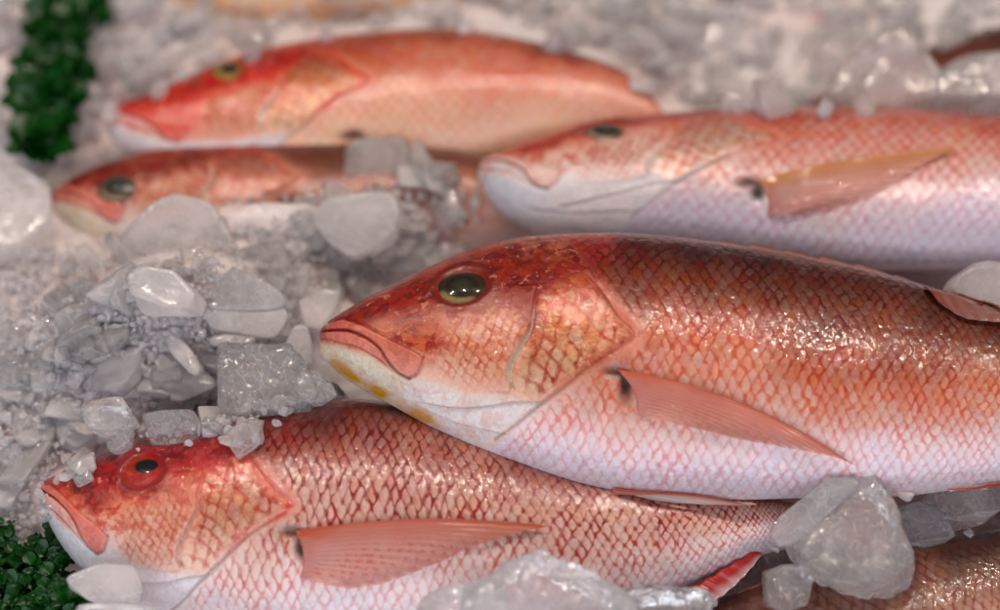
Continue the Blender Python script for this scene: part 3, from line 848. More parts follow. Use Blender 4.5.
PAL_BROWN = dict(PAL_MAIN, amt=0.6, gam=1.05,
    mid=[(0, (56, 34, 22)), (.1, (78, 48, 32)), (.25, (108, 66, 46)), (.42, (180, 124, 104)), (.55, (206, 160, 140)), (.75, (226, 184, 172)), (1, (222, 206, 206))],
    edge=[(0, (84, 34, 20)), (.25, (150, 60, 38)), (.5, (184, 84, 64)), (1, (214, 150, 140))],
    cheek=[(0, (140, 34, 20)), (.2, (176, 60, 40)), (.45, (206, 136, 116)), (.7, (222, 192, 182)), (1, (222, 206, 200))], fore=(140, 40, 22), fore2=(110, 22, 10), spots=[], eyering=(150, 60, 30), oper=[(0, (150, 84, 64)), (.5, (196, 140, 122)), (1, (214, 180, 166))])

CLOUDY = dict(iris=(50, 36, 20), low=(150, 128, 88), rim=(60, 28, 10), pupil=(28, 22, 13), haze=(58, 56, 40), pr=0.6)
RED_EYE = dict(iris=(156, 38, 14), low=(190, 76, 40), rim=(110, 40, 40), pupil=(12, 12, 18), haze=(22, 24, 34), pr=0.52)
DULL = dict(iris=(90, 76, 62), low=(150, 130, 100), rim=(60, 30, 20), pupil=(28, 26, 26), haze=(80, 80, 76), pr=0.55)
GOLD = dict(iris=(150, 116, 56), low=(160, 130, 70), rim=(120, 50, 24), pupil=(24, 20, 20), haze=(60, 56, 52), pr=0.48)


def scaled(sec_src, fn):
    return [(s, fn(t), fn(b)) for s, t, b in sec_src]


# 1 the snapper in the middle
fm = build_fish('red_snapper', 'whole red snapper in the middle with yellow spots on its chin, lying on another snapper', MAIN_SEC, (660, 365), 0.070, 78, 0, 1.0, PAL_MAIN, 620, 250, 3, su=12.2, sv=15.5)
add_eye(fm, EYEC, 0.0136, 0.0048, CLOUDY, tilt=0.25, flat=0.74)
add_fin(fm, 'pectoral_fin', [(617, 369), (628, 382), (636, 398), (638, 416)], [(858, 465), (842, 458), (815, 451), (780, 446), (745, 440), (705, 430)], 14, False,
        [(222, 92, 40), (226, 110, 72), (228, 124, 96), (226, 116, 88), (228, 140, 116), (232, 176, 160)], 13, (0.0002, 0.0035), 0.78)
add_fin(fm, 'pelvic_fin', [(612, 486), (618, 490), (626, 493)], [(742, 499), (754, 501), (722, 504)], 2, False, [(206, 60, 40), (232, 214, 200), (230, 222, 222)], 5, (0.001, 0.002), 0.1, na=24, nr=50)
add_fin(fm, 'soft_dorsal_fin', [(922, 291), (950, 297), (980, 305), (1015, 315), (1060, 330)], [(944, 312), (962, 322), (985, 325), (1015, 328), (1062, 342)], 0, False, [(120, 52, 38), (130, 50, 40), (190, 110, 96)], 9, (0.0012, 0.0022), 0.55)
add_fin(fm, 'anal_fin', [(946, 487), (990, 482), (1050, 472), (1100, 465)], [(1012, 478), (1060, 479), (1105, 478), (1140, 470)], 0, False, [(206, 60, 40), (220, 110, 90), (226, 150, 140)], 8, (0.0008, 0.002), 0.15, na=40, nr=30)
add_dorsal(fm, 600, 930, [1, 4, 6, 9, 11, 10, 9, 5], 0.35, [(120, 36, 28), (206, 150, 136)], 10)
add_tail(fm)

# 2 the snapper underneath, at the front
LOW_SEC = [(320, (38, 492), (40, 496)), (323, (40, 486), (41, 504)), (330, (46, 481), (46, 516)), (345, (58, 476), (55, 535)), (370, (80, 465), (72, 559)), (400, (104, 455), (94, 579)),
           (430, (128, 445), (118, 597)), (465, (156, 435), (146, 612)), (500, (186, 426), (178, 626)), (540, (218, 417), (212, 633)), (580, (252, 409), (246, 639)), (620, (290, 402), (284, 643)),
           (680, (345, 398), (340, 645)), (740, (400, 404), (398, 643)), (800, (452, 417), (458, 639)), (860, (508, 433), (520, 632)), (930, (580, 455), (600, 620)), (1000, (660, 472), (672, 601)),
           (1080, (738, 490), (755, 558)), (1160, (792, 502), (802, 548)), (1240, (840, 512), (846, 548))]
fl = build_fish('red_snapper', 'front red snapper with a red ringed eye, lying partly beneath the middle snapper', LOW_SEC, (400, 515), 0.030, 74, 0, 1.0, PAL_LOW, 620, 250, 21, 0.9, su=11.8, sv=13, axil_own=(293, 531))
add_eye(fl, (148, 467), 0.0138, 0.0022, RED_EYE, own=True, tilt=0.3, flat=0.60)
add_fin(fl, 'pectoral_fin', [(296, 531), (302, 545), (304, 560), (300, 578)], [(548, 527), (520, 533), (470, 548), (430, 566), (390, 580), (350, 588)], 9, True,
        [(200, 76, 18), (212, 92, 44), (224, 140, 126), (226, 150, 142), (228, 160, 154), (230, 176, 170)], 13, (0.0002, 0.0032), 0.85)
def _drop(g, a, r):
    g = g.copy(); g[..., 2] -= 0.004 * r * 1.0
    return g
add_fin(fl, 'anal_fin', [(660, 603), (690, 592), (725, 570), (758, 549)], [(690, 612), (716, 598), (746, 574), (764, 553)], 0, False, [(190, 20, 24), (206, 26, 30), (196, 24, 30)], 7, (0.001, 0.002), 0.05, na=40, nr=26) if False else None
add_dorsal(fl, 640, 930, [1, 3, 4, 4, 3, 1], 0.3, [(150, 40, 34), (200, 120, 110)], 10)
add_tail(fl, 0.5)

# 3 the pale snapper behind on the right
R_SEC = [(320, (475, 176), (475, 180)), (323, (476, 168), (477, 187)), (330, (482, 161), (482, 196)), (345, (494, 155), (492, 208)), (370, (516, 147), (510, 221)), (400, (544, 137), (536, 231)), (430, (572, 128), (564, 237)),
         (465, (604, 120), (598, 241)), (500, (638, 115), (634, 246)), (540, (676, 112), (674, 251)), (580, (716, 109), (716, 256)), (620, (756, 107), (758, 261)), (680, (816, 106), (818, 267)), (740, (876, 107), (878, 271)),
         (800, (938, 110), (938, 271)), (860, (1000, 115), (998, 267)), (930, (1070, 124), (1066, 257)), (1000, (1140, 136), (1136, 242)), (1080, (1220, 150), (1216, 224)), (1160, (1300, 164), (1296, 212)), (1240, (1380, 170), (1378, 210))]
fr = build_fish('red_snapper', 'pale pinkish snapper behind the middle one at right, white chin showing', R_SEC, (760, 190), 0.040, 100, 0, 0.95, PAL_PALE, 360, 150, 33, 0.9, su=14, sv=14, axil_own=(748, 183))
add_eye(fr, (606, 133), 0.0118, 0.0045, DULL, own=True, tilt=0.4)
add_fin(fr, 'pectoral_fin', [(757, 181), (764, 190), (768, 202), (768, 216)], [(956, 152), (930, 164), (900, 180), (870, 196), (830, 208), (800, 216)], 4, True,
        [(214, 140, 50), (220, 150, 90), (230, 184, 172), (230, 186, 180), (222, 150, 146), (226, 178, 176)], 12, (0.0003, 0.003), 0.9, na=40, nr=40)
add_dorsal(fr, 640, 930, [2, 7, 9, 9, 8, 5], 0.1, [(170, 60, 46), (200, 110, 100)], 10)
add_tail(fr)

# 4 the orange snapper at the back
B_SEC = [(320, (104, 124), (105, 127)), (323, (106, 115), (107, 133)), (330, (112, 109), (113, 143)), (345, (124, 103), (125, 153)), (370, (146, 95), (146, 164)), (400, (172, 84), (172, 173)), (430, (198, 73), (198, 180)),
         (465, (226, 61), (226, 185)), (500, (256, 51), (258, 188)), (540, (290, 43), (294, 190)), (580, (324, 37), (330, 190)), (620, (358, 33), (366, 188)), (680, (408, 29), (418, 184)), (740, (458, 29), (466, 178)),
         (800, (508, 36), (514, 171)), (860, (556, 47), (560, 165)), (930, (604, 63), (610, 162)), (1000, (634, 82), (652, 164)), (1080, (652, 110), (684, 172)), (1160, (668, 142), (708, 188)), (1240, (690, 172), (728, 206))]
fb = build_fish('red_snapper', 'bright orange snapper at the back left with a golden eye, blurred', B_SEC, (380, 110), 0.030, 82, 0, 0.9, PAL_ORANGE, 300, 130, 47, 0.8, su=15, sv=15, axil_own=(353, 134))
add_eye(fb, (230, 71), 0.0115, 0.0036, GOLD, own=True, tilt=0.3)
add_fin(fb, 'pectoral_fin', [(352, 136), (358, 142), (362, 150), (362, 158)], [(500, 152), (480, 158), (450, 164), (420, 168), (400, 170)], -5, True, [(214, 110, 40), (226, 140, 80), (226, 150, 100)], 11, (0.001, 0.003), 0.1, na=30, nr=30)
add_dorsal(fb, 640, 930, [1, 4, 5, 5, 4, 2], 0.2, [(130, 60, 36), (170, 100, 70)], 10)
add_tail(fb)

# 5 the half buried snapper
H_SEC = [(320, (50, 200), (51, 203)), (323, (52, 193), (53, 210)), (330, (58, 188), (58, 219)), (345, (70, 181), (70, 230)), (370, (88, 172), (88, 242)), (400, (110, 162), (112, 252)), (430, (132, 155), (136, 260)),
         (465, (158, 148), (166, 267)), (500, (186, 143), (198, 272)), (540, (220, 139), (232, 276)), (580, (256, 137), (266, 278)), (620, (292, 136), (300, 279)), (680, (340, 136), (346, 278)), (740, (386, 139), (392, 274)),
         (800, (432, 145), (436, 268)), (860, (478, 153), (478, 261)), (930, (530, 166), (528, 252)), (1000, (580, 180), (578, 244)), (1080, (640, 194), (636, 240)), (1160, (690, 206), (688, 240)), (1240, (740, 216), (738, 244))]
fh = build_fish('red_snapper', 'brown backed snapper half buried in ice below the orange one, dull grey eye', H_SEC, (300, 205), 0.016, 84, 0, 0.85, PAL_BROWN, 300, 130, 59, 0.8, su=17, sv=18)
add_eye(fh, (118, 188), 0.0115, 0.004, DULL, own=True, tilt=0.3)
add_dorsal(fh, 640, 930, [1, 3, 4, 4, 3, 2], 0.2, [(90, 50, 36), (120, 80, 60)], 10)
add_tail(fh)

# 6 the snapper cut by the corner
C_SEC = [(s, (1000 + (s - 640) * 0.82 + (0), 0), (0, 0)) for s, _, _ in MAIN_SEC]
def _c(s, px, py):
    # a snapper whose body runs up to the right, back edge along the photographed line
    k = (s - 320) / 920.0
    cx, cy = 470 + 700 * k, 868 - 340 * k
    hh = HH(s) * 0.5 * 1.02
    dx, dy = 0.437, 0.90
    v = (py - (MAIN_MID(s))) / (HH(s) * 0.5 + 1e-6)
    return (cx + dx * hh * v, cy + dy * hh * v)
MAIN_MID = lambda s: np.interp(s, _tx[:, 0], (_bx[:, 1] + _tx[:, 1]) / 2)
C_SEC = [(s, _c(s, *t), _c(s, *b)) for s, t, b in MAIN_SEC]
fc = build_fish('red_snapper', 'snapper cut off by the bottom right corner, only its scaly brownish back showing', C_SEC, (950, 600), 0.012, 76, 0, 0.9, dict(PAL_BROWN, amt=1.0, mid=[(0, (70, 40, 28)), (.15, (140, 92, 72)), (.35, (196, 152, 130)), (.6, (222, 190, 176)), (1, (224, 210, 212))], edge=[(0, (60, 20, 12)), (.2, (120, 44, 28)), (.5, (170, 80, 60)), (1, (214, 150, 140))]), 420, 160, 71, 0.9, su=15, sv=12)
add_eye(fc, EYEC, 0.0115, 0.004, RED_EYE, tilt=0.2)
add_fin(fc, 'pectoral_fin', [(614, 367), (622, 380), (630, 398), (634, 416)], [(858, 465), (842, 458), (815, 451), (780, 446), (745, 440), (705, 430)], 14, False,
        [(222, 92, 40), (226, 110, 72), (228, 124, 96), (232, 176, 160)], 13, (0.001, 0.0045), 0.22, na=30, nr=30)
add_dorsal(fc, 640, 930, [1, 3, 4, 4, 3, 1], 0.3, [(150, 40, 34), (200, 120, 110)], 10)
add_tail(fc)

# 7, 8 far snappers at the top edge
def moved(sec, x0, y0, k, ang, ky=1.0):
    ca, sa = math.cos(ang), math.sin(ang)
    def fn(p):
        x = (p[0] - 320) * k; y = (p[1] - 345) * k * ky
        return (x0 + x * ca - y * sa, y0 + x * sa + y * ca)
    return scaled(sec, fn)
ft = build_fish('red_snapper', 'brownish snapper at the top right edge, far behind, its head hidden by the pale snapper', moved(MAIN_SEC, 745, 170, 0.6, -0.38, 0.72), (985, 75), 0.008, 82, 0, 0.8, dict(PAL_BROWN, mid=[(0, (50, 32, 24)), (.2, (86, 54, 40)), (.6, (130, 90, 74)), (1, (200, 170, 160))]), 160, 80, 83, 0.6, su=17, sv=18)
add_eye(ft, EYEC, 0.009, 0.003, DULL, tilt=0.3)
add_tail(ft)
fu = build_fish('red_snapper', 'reddish snapper cut off by the top edge above the orange one', moved(MAIN_SEC, 60, -46, 0.62, -0.07, 0.9), (350, -40), 0.02, 82, 0, 0.8, PAL_ORANGE, 160, 80, 97, 0.6, su=17, sv=18)
add_eye(fu, EYEC, 0.009, 0.003, GOLD, tilt=0.3)
add_tail(fu)

# the front snapper's anal fin hangs off its belly edge
def strip_fin(f, name, top, low, z0, z1, cols, rays):
    n = 40
    t = smooth_line(top, n); l = smooth_line(low, n)
    Pt = np.array([at_z(*p, z0) for p in t]); Pl = np.array([at_z(*p, z1) for p in l])
    nr = 12; R = np.linspace(0, 1, nr)
    G = Pt[:, None] * (1 - R)[None, :, None] + Pl[:, None] * R[None, :, None]
    G[..., 2] += 0.0008 * np.sin(np.linspace(0, rays * 6.28, n))[:, None]
    th = np.array([0, -0.0004, 0.0006]) * np.ones_like(G)
    V = np.vstack([(G + th).reshape(-1, 3), (G - th).reshape(-1, 3)]); n0 = n * nr
    F = grid_faces(n, nr); idx = np.arange(n0).reshape(n, nr)
    loop = np.concatenate([idx[0, :], idx[1:, -1], idx[-1, -2::-1], idx[-2:0:-1, 0]]); l2 = np.roll(loop, -1)
    F = np.vstack([F, F[:, ::-1] + n0, np.stack([loop, l2, l2 + n0, loop + n0], -1)])
    o = mesh_np(name, V, F, FIN, f.root)
    c = np.array([lin(x) for x in cols])
    Rg = np.broadcast_to(R, (n, nr))
    ca = np.stack([np.interp(Rg, np.linspace(0, 1, len(cols)), c[:, k]) for k in range(3)], -1).reshape(-1, 3)
    fa = np.stack([np.broadcast_to(np.linspace(0, rays, n)[:, None], (n, nr)), Rg, 0 * Rg], -1).reshape(-1, 3)
    attr(o, 'col', np.vstack([ca, ca])); attr(o, 'fa', np.vstack([fa, fa]), 'FLOAT_VECTOR')
zb = float(np.median([at_plane(np.array(x), np.array(y), fl.P0, fl.n)[2] for x, y in ((680, 597), (730, 570))]))
strip_fin(fl, 'anal_fin', [(658, 601), (690, 588), (725, 568), (760, 548)], [(690, 612), (716, 600), (742, 578), (764, 552)], zb + 0.010, zb + 0.006, [(196, 16, 22), (190, 20, 26), (226, 200, 204)], 7)

# ------------------------------------------------------------------ ice bed
PILES = []
def pile(px, py, A, sx, sy):
    p = at_z(px, py, 0.03); PILES.append((p[0], p[1], A, sx, sy))
pile(110, 350, 0.070, 0.105, 0.060)
pile(250, 320, 0.040, 0.07, 0.045)
pile(400, 225, 0.040, 0.05, 0.026)
pile(290, 240, 0.038, 0.06, 0.028)
pile(190, 245, 0.03, 0.05, 0.02)
pile(20, 480, 0.020, 0.05, 0.05)
pile(540, 660, 0.030, 0.05, 0.03)
pile(20, 230, 0.030, 0.05, 0.05)


def bed(x, y):
    x = np.asarray(x, float); y = np.asarray(y, float)
    z = -0.016 + 0.034 * sstep(0.05, 0.24, y)
    for a, b, A, sx, sy in PILES: z = z + A * np.exp(-((x - a) / sx) ** 2 - ((y - b) / sy) ** 2)
    P = np.stack([x, y, 0 * x], -1)
    return z + 0.004 * fnoise(P, 38, 5) + 0.0022 * fnoise(P, 110, 6)


nx, ny = 420, 420
gx, gy = np.meshgrid(np.linspace(-0.75, 0.75, nx), np.linspace(-0.55, 0.9, ny), indexing='ij')
gz = bed(gx, gy)
sh = np.array([mnoise.cell(Vector((a * 90 + 3 * math.sin(b * 60), b * 90 + 3 * math.sin(a * 70), 0))) for a, b in zip(gx.ravel(), gy.ravel())]).reshape(gx.shape)
gz = gz + 0.0012 * sh
bo = mesh_np('ice_ground', np.stack([gx, gy, gz], -1).reshape(-1, 3), grid_faces(nx, ny), BED)
bo['kind'] = 'structure'; bo['label'] = 'bed of packed crushed ice under the fish'


def on_bed(px, py, up=0.0):
    z = 0.03
    for _ in range(8):
        p = at_z(px, py, z); z = 0.5 * z + 0.5 * (float(bed(p[0], p[1])) + up)
    return at_z(px, py, z)


# ------------------------------------------------------------------ ice pieces
def ico(sub):
    bm = bmesh.new(); bmesh.ops.create_icosphere(bm, subdivisions=sub, radius=1.0)
    V = np.array([v.co[:] for v in bm.verts]); F = np.array([[v.index for v in f.verts] for f in bm.faces]); bm.free()
    return V / np.linalg.norm(V, axis=1, keepdims=True), F
ICO = {k: ico(k) for k in (2, 3, 4, 5, 6)}


def planes_shape(D, normals, dist, p=16):
    x = np.maximum(0, D @ np.asarray(normals).T / np.asarray(dist)[None])
    return (x ** p).sum(1) ** (-1.0 / p)


def lump_mesh(seed, dims, sub=4, nplanes=11, p=14, rough=0.05):
    r = np.random.default_rng(seed)
    nrm = r.normal(size=(nplanes, 3)); nrm /= np.linalg.norm(nrm, axis=1, keepdims=True)
    nrm = np.vstack([nrm, [[0, 0, 1], [0, 0, -1], [1, 0, 0], [-1, 0, 0], [0, 1, 0], [0, -1, 0]]])
    d = r.uniform(0.6, 1.0, len(nrm)); d[nplanes:] = r.uniform(0.8, 1.0, 6)
    D, F = ICO[sub]
    R = planes_shape(D, nrm, d, p)
    V = D * R[:, None]
    V = V * (1 + rough * fnoise(V, 3.0, seed + 1) + rough * 0.5 * fnoise(V, 8.0, seed + 2))[:, None]
    return V * np.asarray(dims), F


def ice_poly(label, poly, z, th=0.012, tilt=(0, 0), mat=None, sub=5, rough=0.02, fine=0.0, p=22, name='ice_chunk', seed=0, group=None, bevel=0.35, cat='ice chunk'):
    """a piece of ice with the traced outline, lying at height z with its own thickness"""
    poly = np.asarray(poly, float)
    c = poly.mean(0)
    P0 = at_z(c[0], c[1], z)
    n = np.array([math.sin(tilt[0]), -math.sin(tilt[1]), 1.0]); n /= np.linalg.norm(n)
    pts = at_plane(poly[:, 0], poly[:, 1], P0, n)
    ax = np.cross([0, 1, 0], n); ax /= np.linalg.norm(ax); ay = np.cross(n, ax)
    q = np.stack([(pts - P0) @ ax, (pts - P0) @ ay], -1)
    ar = 0.5 * np.sum(q[:, 0] * np.roll(q[:, 1], -1) - np.roll(q[:, 0], -1) * q[:, 1])
    if ar < 0: q = q[::-1]
    nrm, dist = [], []
    r = np.random.default_rng(seed + 900)
    for i in range(len(q)):
        a = q[i]; b = q[(i + 1) % len(q)]; e = b - a; L = np.hypot(*e)
        if L < 1e-6: continue
        en = np.array([e[1], -e[0]]) / L; dd = en @ a
        if dd <= 1e-5: continue
        k = r.uniform(-bevel, bevel)
        v = np.array([en[0], en[1], k]); l = np.linalg.norm(v); nrm.append(v / l); dist.append(dd / l + abs(k) * th * 0.15)
    nrm += [[r.uniform(-.08, .08), r.uniform(-.08, .08), 1], [r.uniform(-.1, .1), r.uniform(-.1, .1), -1]]; dist += [th * 0.5, th * 0.5]
    nrm = np.array(nrm); nrm /= np.linalg.norm(nrm, axis=1, keepdims=True)
    D, F = ICO[sub]
    D = D * np.array([1, 1, 0.35]) if th < 0.6 * np.abs(q).max() else D
    D = D / np.linalg.norm(D, axis=1, keepdims=True)
    R = planes_shape(D, nrm, dist, p)
    V = D * R[:, None]
    sz = np.abs(q).max()
    nz = rough * sz * (fnoise(V / sz, 2.6, seed + 5) + 0.5 * fnoise(V / sz, 6, seed + 6)) + fine * fnoise(V, 420, seed + 7) + fine * 0.6 * np.abs(fnoise(V, 900, seed + 8))
    V = V + D * nz[:, None]
    W = V[:, :1] * ax + V[:, 1:2] * ay + V[:, 2:] * n
    o = mesh_np(name, W, F, mat or ICE_MILKY)
    o.location = P0
    o['label'] = label; o['category'] = cat
    if group: o['group'] = group
    return o


G_BIG = 'large pieces of ice around the fish'
bigs = [
    ('low blurred ice heap at the right edge behind the pale snapper', [(925, 112), (940, 80), (975, 64), (1010, 66), (1040, 90), (1040, 116)], .046, .03, (0, .3), ICE_MILKY, 5, .05, .0004),
    ('clear ice piece in the shadow under the middle snapper\'s chin', [(316, 398), (338, 390), (353, 408), (350, 428), (330, 433), (314, 420)], .040, .014, (0, .2), ICE_CLEAR, 5, .04, .0003),
    ('frosted ice piece pressed against the middle snapper\'s snout', [(298, 302), (318, 292), (342, 296), (336, 316), (322, 332), (304, 328)], .050, .010, (0, .4), ICE_MILKY, 5, .02, 0),
    ('blurred heap of white ice at the top right against the far brownish snapper', [(822, 108), (838, 70), (872, 50), (912, 50), (938, 76), (934, 112), (880, 118)], .050, .03, (0, .3), ICE_MILKY, 5, .05, .0004),
    ('rough clear ice clump beside the middle snapper\'s mouth', [(219, 346), (257, 346), (290, 347), (307, 370), (318, 386), (316, 404), (300, 412), (270, 416), (236, 421), (218, 409), (216, 380)], .066, .016, (0, .25), ICE_CLEAR, 6, .03, .0006),
    ('clear rounded knob of ice just left of the middle snapper\'s chin', [(296, 376), (312, 376), (328, 388), (332, 398), (322, 407), (306, 408), (294, 394)], .064, .013, (.2, .2), ICE_CLEAR, 5, .03, .0002),
    ('smooth six sided ice slab under the rough clear clump, resting on the front snapper', [(252, 412), (270, 402), (300, 400), (309, 408), (307, 420), (290, 428), (275, 432)], .060, .010, (0, .5), ICE_CLEAR, 5, .012, .0),
    ('broad frosted ice slab with a peaked top above the rough clump', [(201, 290), (216, 279), (237, 270), (262, 280), (284, 294), (288, 308), (272, 312), (204, 311)], .055, .010, (0, .55), ICE_MILKY, 5, .015, 0),
    ('frosted ice slab lying below the peaked slab', [(201, 315), (213, 309), (245, 306), (278, 305), (288, 320), (278, 338), (257, 339), (231, 336), (213, 332)], .057, .010, (0, .4), ICE_MILKY, 5, .015, 0),
    ('upright triangular ice shard pointing up left of the middle snapper\'s lips', [(293, 328), (304, 326), (310, 345), (313, 362), (302, 367), (284, 347)], .056, .009, (.3, .5), ICE_MILKY, 4, .02, 0),
    ('long white ice splinter slanting down in the left heap', [(163, 329), (178, 335), (195, 355), (204, 373), (195, 377), (172, 353)], .062, .008, (-.2, .3), ICE_MILKY, 4, .02, 0),
    ('rounded pinkish ice lump left of the peaked slab', [(131, 286), (150, 275), (185, 280), (201, 298), (195, 312), (160, 313), (135, 303)], .056, .014, (0, .2), ICE_MILKY, 5, .03, 0),
    ('thin flat ice sliver lying along the top of the rough clump', [(204, 340), (231, 336), (256, 339), (251, 347), (219, 346)], .066, .005, (0, .2), ICE_MILKY, 4, .02, 0),
    ('large round edged ice plate on the half buried snapper\'s flank', [(313, 215), (326, 201), (360, 196), (395, 195), (402, 212), (395, 237), (376, 251), (352, 259), (328, 243)], .050, .010, (0, .35), ICE_MILKY, 5, .02, 0),
    ('upright blurred ice block between the two back left snappers', [(341, 180), (351, 143), (375, 139), (404, 137), (412, 150), (408, 195), (360, 196)], .046, .012, (.1, .5), ICE_MILKY, 5, .03, 0),
    ('wide frosted ice plate covering the half buried snapper\'s gills', [(119, 243), (151, 210), (184, 196), (214, 205), (233, 237), (238, 256), (157, 257), (124, 251)], .047, .009, (-.1, .4), ICE_MILKY, 5, .02, 0),
    ('big blurred ice block cut by the left edge', [(-40, 200), (-10, 172), (20, 170), (45, 190), (50, 235), (20, 257), (-30, 262)], .040, .02, (.2, .2), ICE_MILKY, 5, .03, 0),
    ('smooth round ice pebble above the front snapper\'s snout', [(87, 414), (95, 406), (112, 403), (130, 410), (133, 424), (118, 436), (95, 433)], .066, .014, (0, .2), ICE_CLEAR, 5, .02, 0),
    ('pinkish flat ice shard lying over the front snapper\'s forehead', [(143, 414), (165, 411), (189, 411), (200, 425), (200, 442), (176, 446), (152, 446)], .062, .008, (0, .5), ICE_CLEAR, 5, .03, .0002),
    ('small pink ice wedge touching the front snapper\'s brow', [(108, 440), (122, 431), (134, 432), (132, 444), (120, 453), (110, 452)], .060, .008, (0, .4), ICE_CLEAR, 4, .03, 0),
    ('grey ice slab under the front snapper\'s throat at the bottom left', [(66, 584), (80, 573), (108, 564), (128, 566), (139, 584), (142, 598), (122, 604), (96, 604), (78, 595)], .046, .010, (0, .3), ICE_MILKY, 5, .02, 0),
    ('thin ice plate beneath the grey slab at the bottom edge', [(76, 602), (110, 606), (140, 603), (158, 612), (160, 640), (80, 640)], .040, .010, (0, .3), ICE_MILKY, 4, .02, 0),
    ('smooth oval white ice piece behind the middle snapper\'s back at the right edge', [(948, 291), (955, 277), (970, 267), (992, 263), (1022, 268), (1042, 292), (1030, 308), (995, 310), (965, 302)], .074, .012, (0, .5), ICE_MILKY, 5, .015, 0),
    ('large rough ice clump between the middle snapper\'s belly and the corner snapper', [(790, 545), (800, 512), (818, 492), (845, 480), (872, 486), (890, 502), (900, 530), (917, 558), (916, 574), (897, 583), (858, 592), (815, 580)], .052, .024, (0, .25), ICE_CLEAR, 6, .03, .0007),
    ('sheet of frosted ice leaning on the middle snapper\'s belly', [(770, 530), (806, 495), (829, 479), (855, 477), (862, 488), (836, 508), (800, 540), (778, 548)], .064, .006, (0, .5), ICE_CLEAR, 5, .03, .0003),
    ('squarish clear ice chunk at the bottom right beneath the rough clump', [(764, 574), (780, 567), (800, 568), (812, 582), (806, 604), (785, 612), (766, 604)], .040, .014, (0, .2), ICE_CLEAR, 5, .03, .0004),
    ('dark clear ice chunk in the shade below the middle snapper\'s tail end', [(925, 497), (960, 487), (990, 486), (1002, 505), (985, 520), (945, 526), (928, 515)], .028, .016, (0, .2), ICE_CLEAR, 5, .03, .0005),
    ('jagged clear ice chunk in the dark gap beside the rough clump', [(893, 512), (915, 506), (940, 515), (950, 538), (930, 552), (900, 548)], .026, .014, (0, .3), ICE_CLEAR, 5, .05, .0005),
    ('peaked mound of wet ice in front of the front snapper\'s belly', [(470, 600), (500, 578), (540, 558), (566, 566), (600, 588), (640, 606), (640, 640), (470, 640)], .058, .03, (0, .1), ICE_CLEAR, 6, .04, .0009),
    ('low blurred ice lump at the bottom edge left of the peaked mound', [(425, 612), (450, 594), (480, 590), (505, 604), (500, 640), (430, 640)], .056, .02, (0, .1), ICE_CLEAR, 5, .04, .0006),
    ('low blurred ice lump at the bottom edge right of the peaked mound', [(610, 604), (650, 596), (690, 600), (710, 615), (700, 640), (615, 640)], .050, .02, (0, .1), ICE_CLEAR, 5, .04, .0006),
]
HEAPED = set(range(1, 20)) - {3, 5, 16}
for i, (lab, poly, z, th, tilt, mat, sub, rg, fine) in enumerate(bigs):
    if i in HEAPED:
        c = np.mean(poly, axis=0); z = max(z, on_bed(c[0], c[1], 0.0)[2] + th * 0.5 + 0.002)
    ice_poly(lab, poly, z, th, tilt, mat, sub, rg, fine, seed=40 + i, group=None)

# medium lumps: individual pieces in three heaps
PROTO_R = 12 * PX
protos = []
for i in range(16):
    dims = (1, RNG.uniform(.55, .95), RNG.uniform(.22, .6))
    V, F = lump_mesh(300 + i, dims, 4, 9, 26, .03)
    me = bpy.data.meshes.new('ice_piece')
    me.from_pydata((V * PROTO_R).tolist(), [], F.tolist())
    for pl in me.polygons: pl.use_smooth = True
    protos.append(me)
for k, me in enumerate(protos): me.materials.append([ICE_MILKY, ICE_CLEAR, ICE_CRUSH][k % 3])

MAIN_OUT = [s[1] for s in MAIN_SEC] + [s[2] for s in MAIN_SEC][::-1]
LOW_VIS = [(40, 500), (62, 478), (100, 459), (118, 446), (150, 442), (182, 442), (200, 446), (255, 432), (325, 408), (360, 398)] + [s[2] for s in LOW_SEC][::-1]
R_OUT = [s[1] for s in R_SEC] + [s[2] for s in R_SEC][::-1]
B_OUT = [s[1] for s in B_SEC] + [(700, 100), (500, 160), (430, 150), (350, 142), (200, 150), (130, 150)]
H_VIS = [(46, 205), (60, 180), (110, 158), (190, 138), (346, 132), (346, 175), (310, 205), (250, 212), (200, 200), (150, 210), (92, 245), (60, 230)]
C_VIS = [x[1] for x in C_SEC] + [x[2] for x in C_SEC][::-1]


def inside(px, py, poly, m=0):
    return float(polysdf(np.array([px]), np.array([py]), poly)[0]) < m


def place(me, p, r, label, group, flake=False):
    o = bpy.data.objects.new('ice_piece', me); COL.objects.link(o)
    r /= PROTO_R; o.location = p; o.scale = (r, r, r)
    o.rotation_euler = (random.uniform(-.6, .6), random.uniform(-.6, .6), random.uniform(0, 6.28))
    if flake: o.rotation_euler = (random.uniform(-.05, .75), random.uniform(-.35, .35), random.uniform(0, 6.28))
    o['label'] = label; o['category'] = 'ice piece'; o['group'] = group


slabs = []
for i in range(12):
    V, F = lump_mesh(700 + i, (1, RNG.uniform(.6, .9), RNG.uniform(.2, .34)), 4, 7, 30, .02)
    me = bpy.data.meshes.new('ice_piece')
    me.from_pydata((V * PROTO_R).tolist(), [], F.tolist())
    for pl in me.polygons: pl.use_smooth = True
    me.materials.append(ICE_MILKY if i % 3 else ICE_CLEAR)
    slabs.append(me)
_fo, _f3 = [], []
for f in (fm, fl, fr, fb, fh, fc):
    A = f.own[::4, :f.nF:3].reshape(-1, 2); Nn = f.nn[::4, :f.nF:3].reshape(-1, 3); ok = (Nn @ FW) < -0.1
    _fo.append(A[ok]); _f3.append(f.P[::4, :f.nF:3].reshape(-1, 3)[ok])
_fo = np.vstack(_fo); _f3 = np.vstack(_f3)


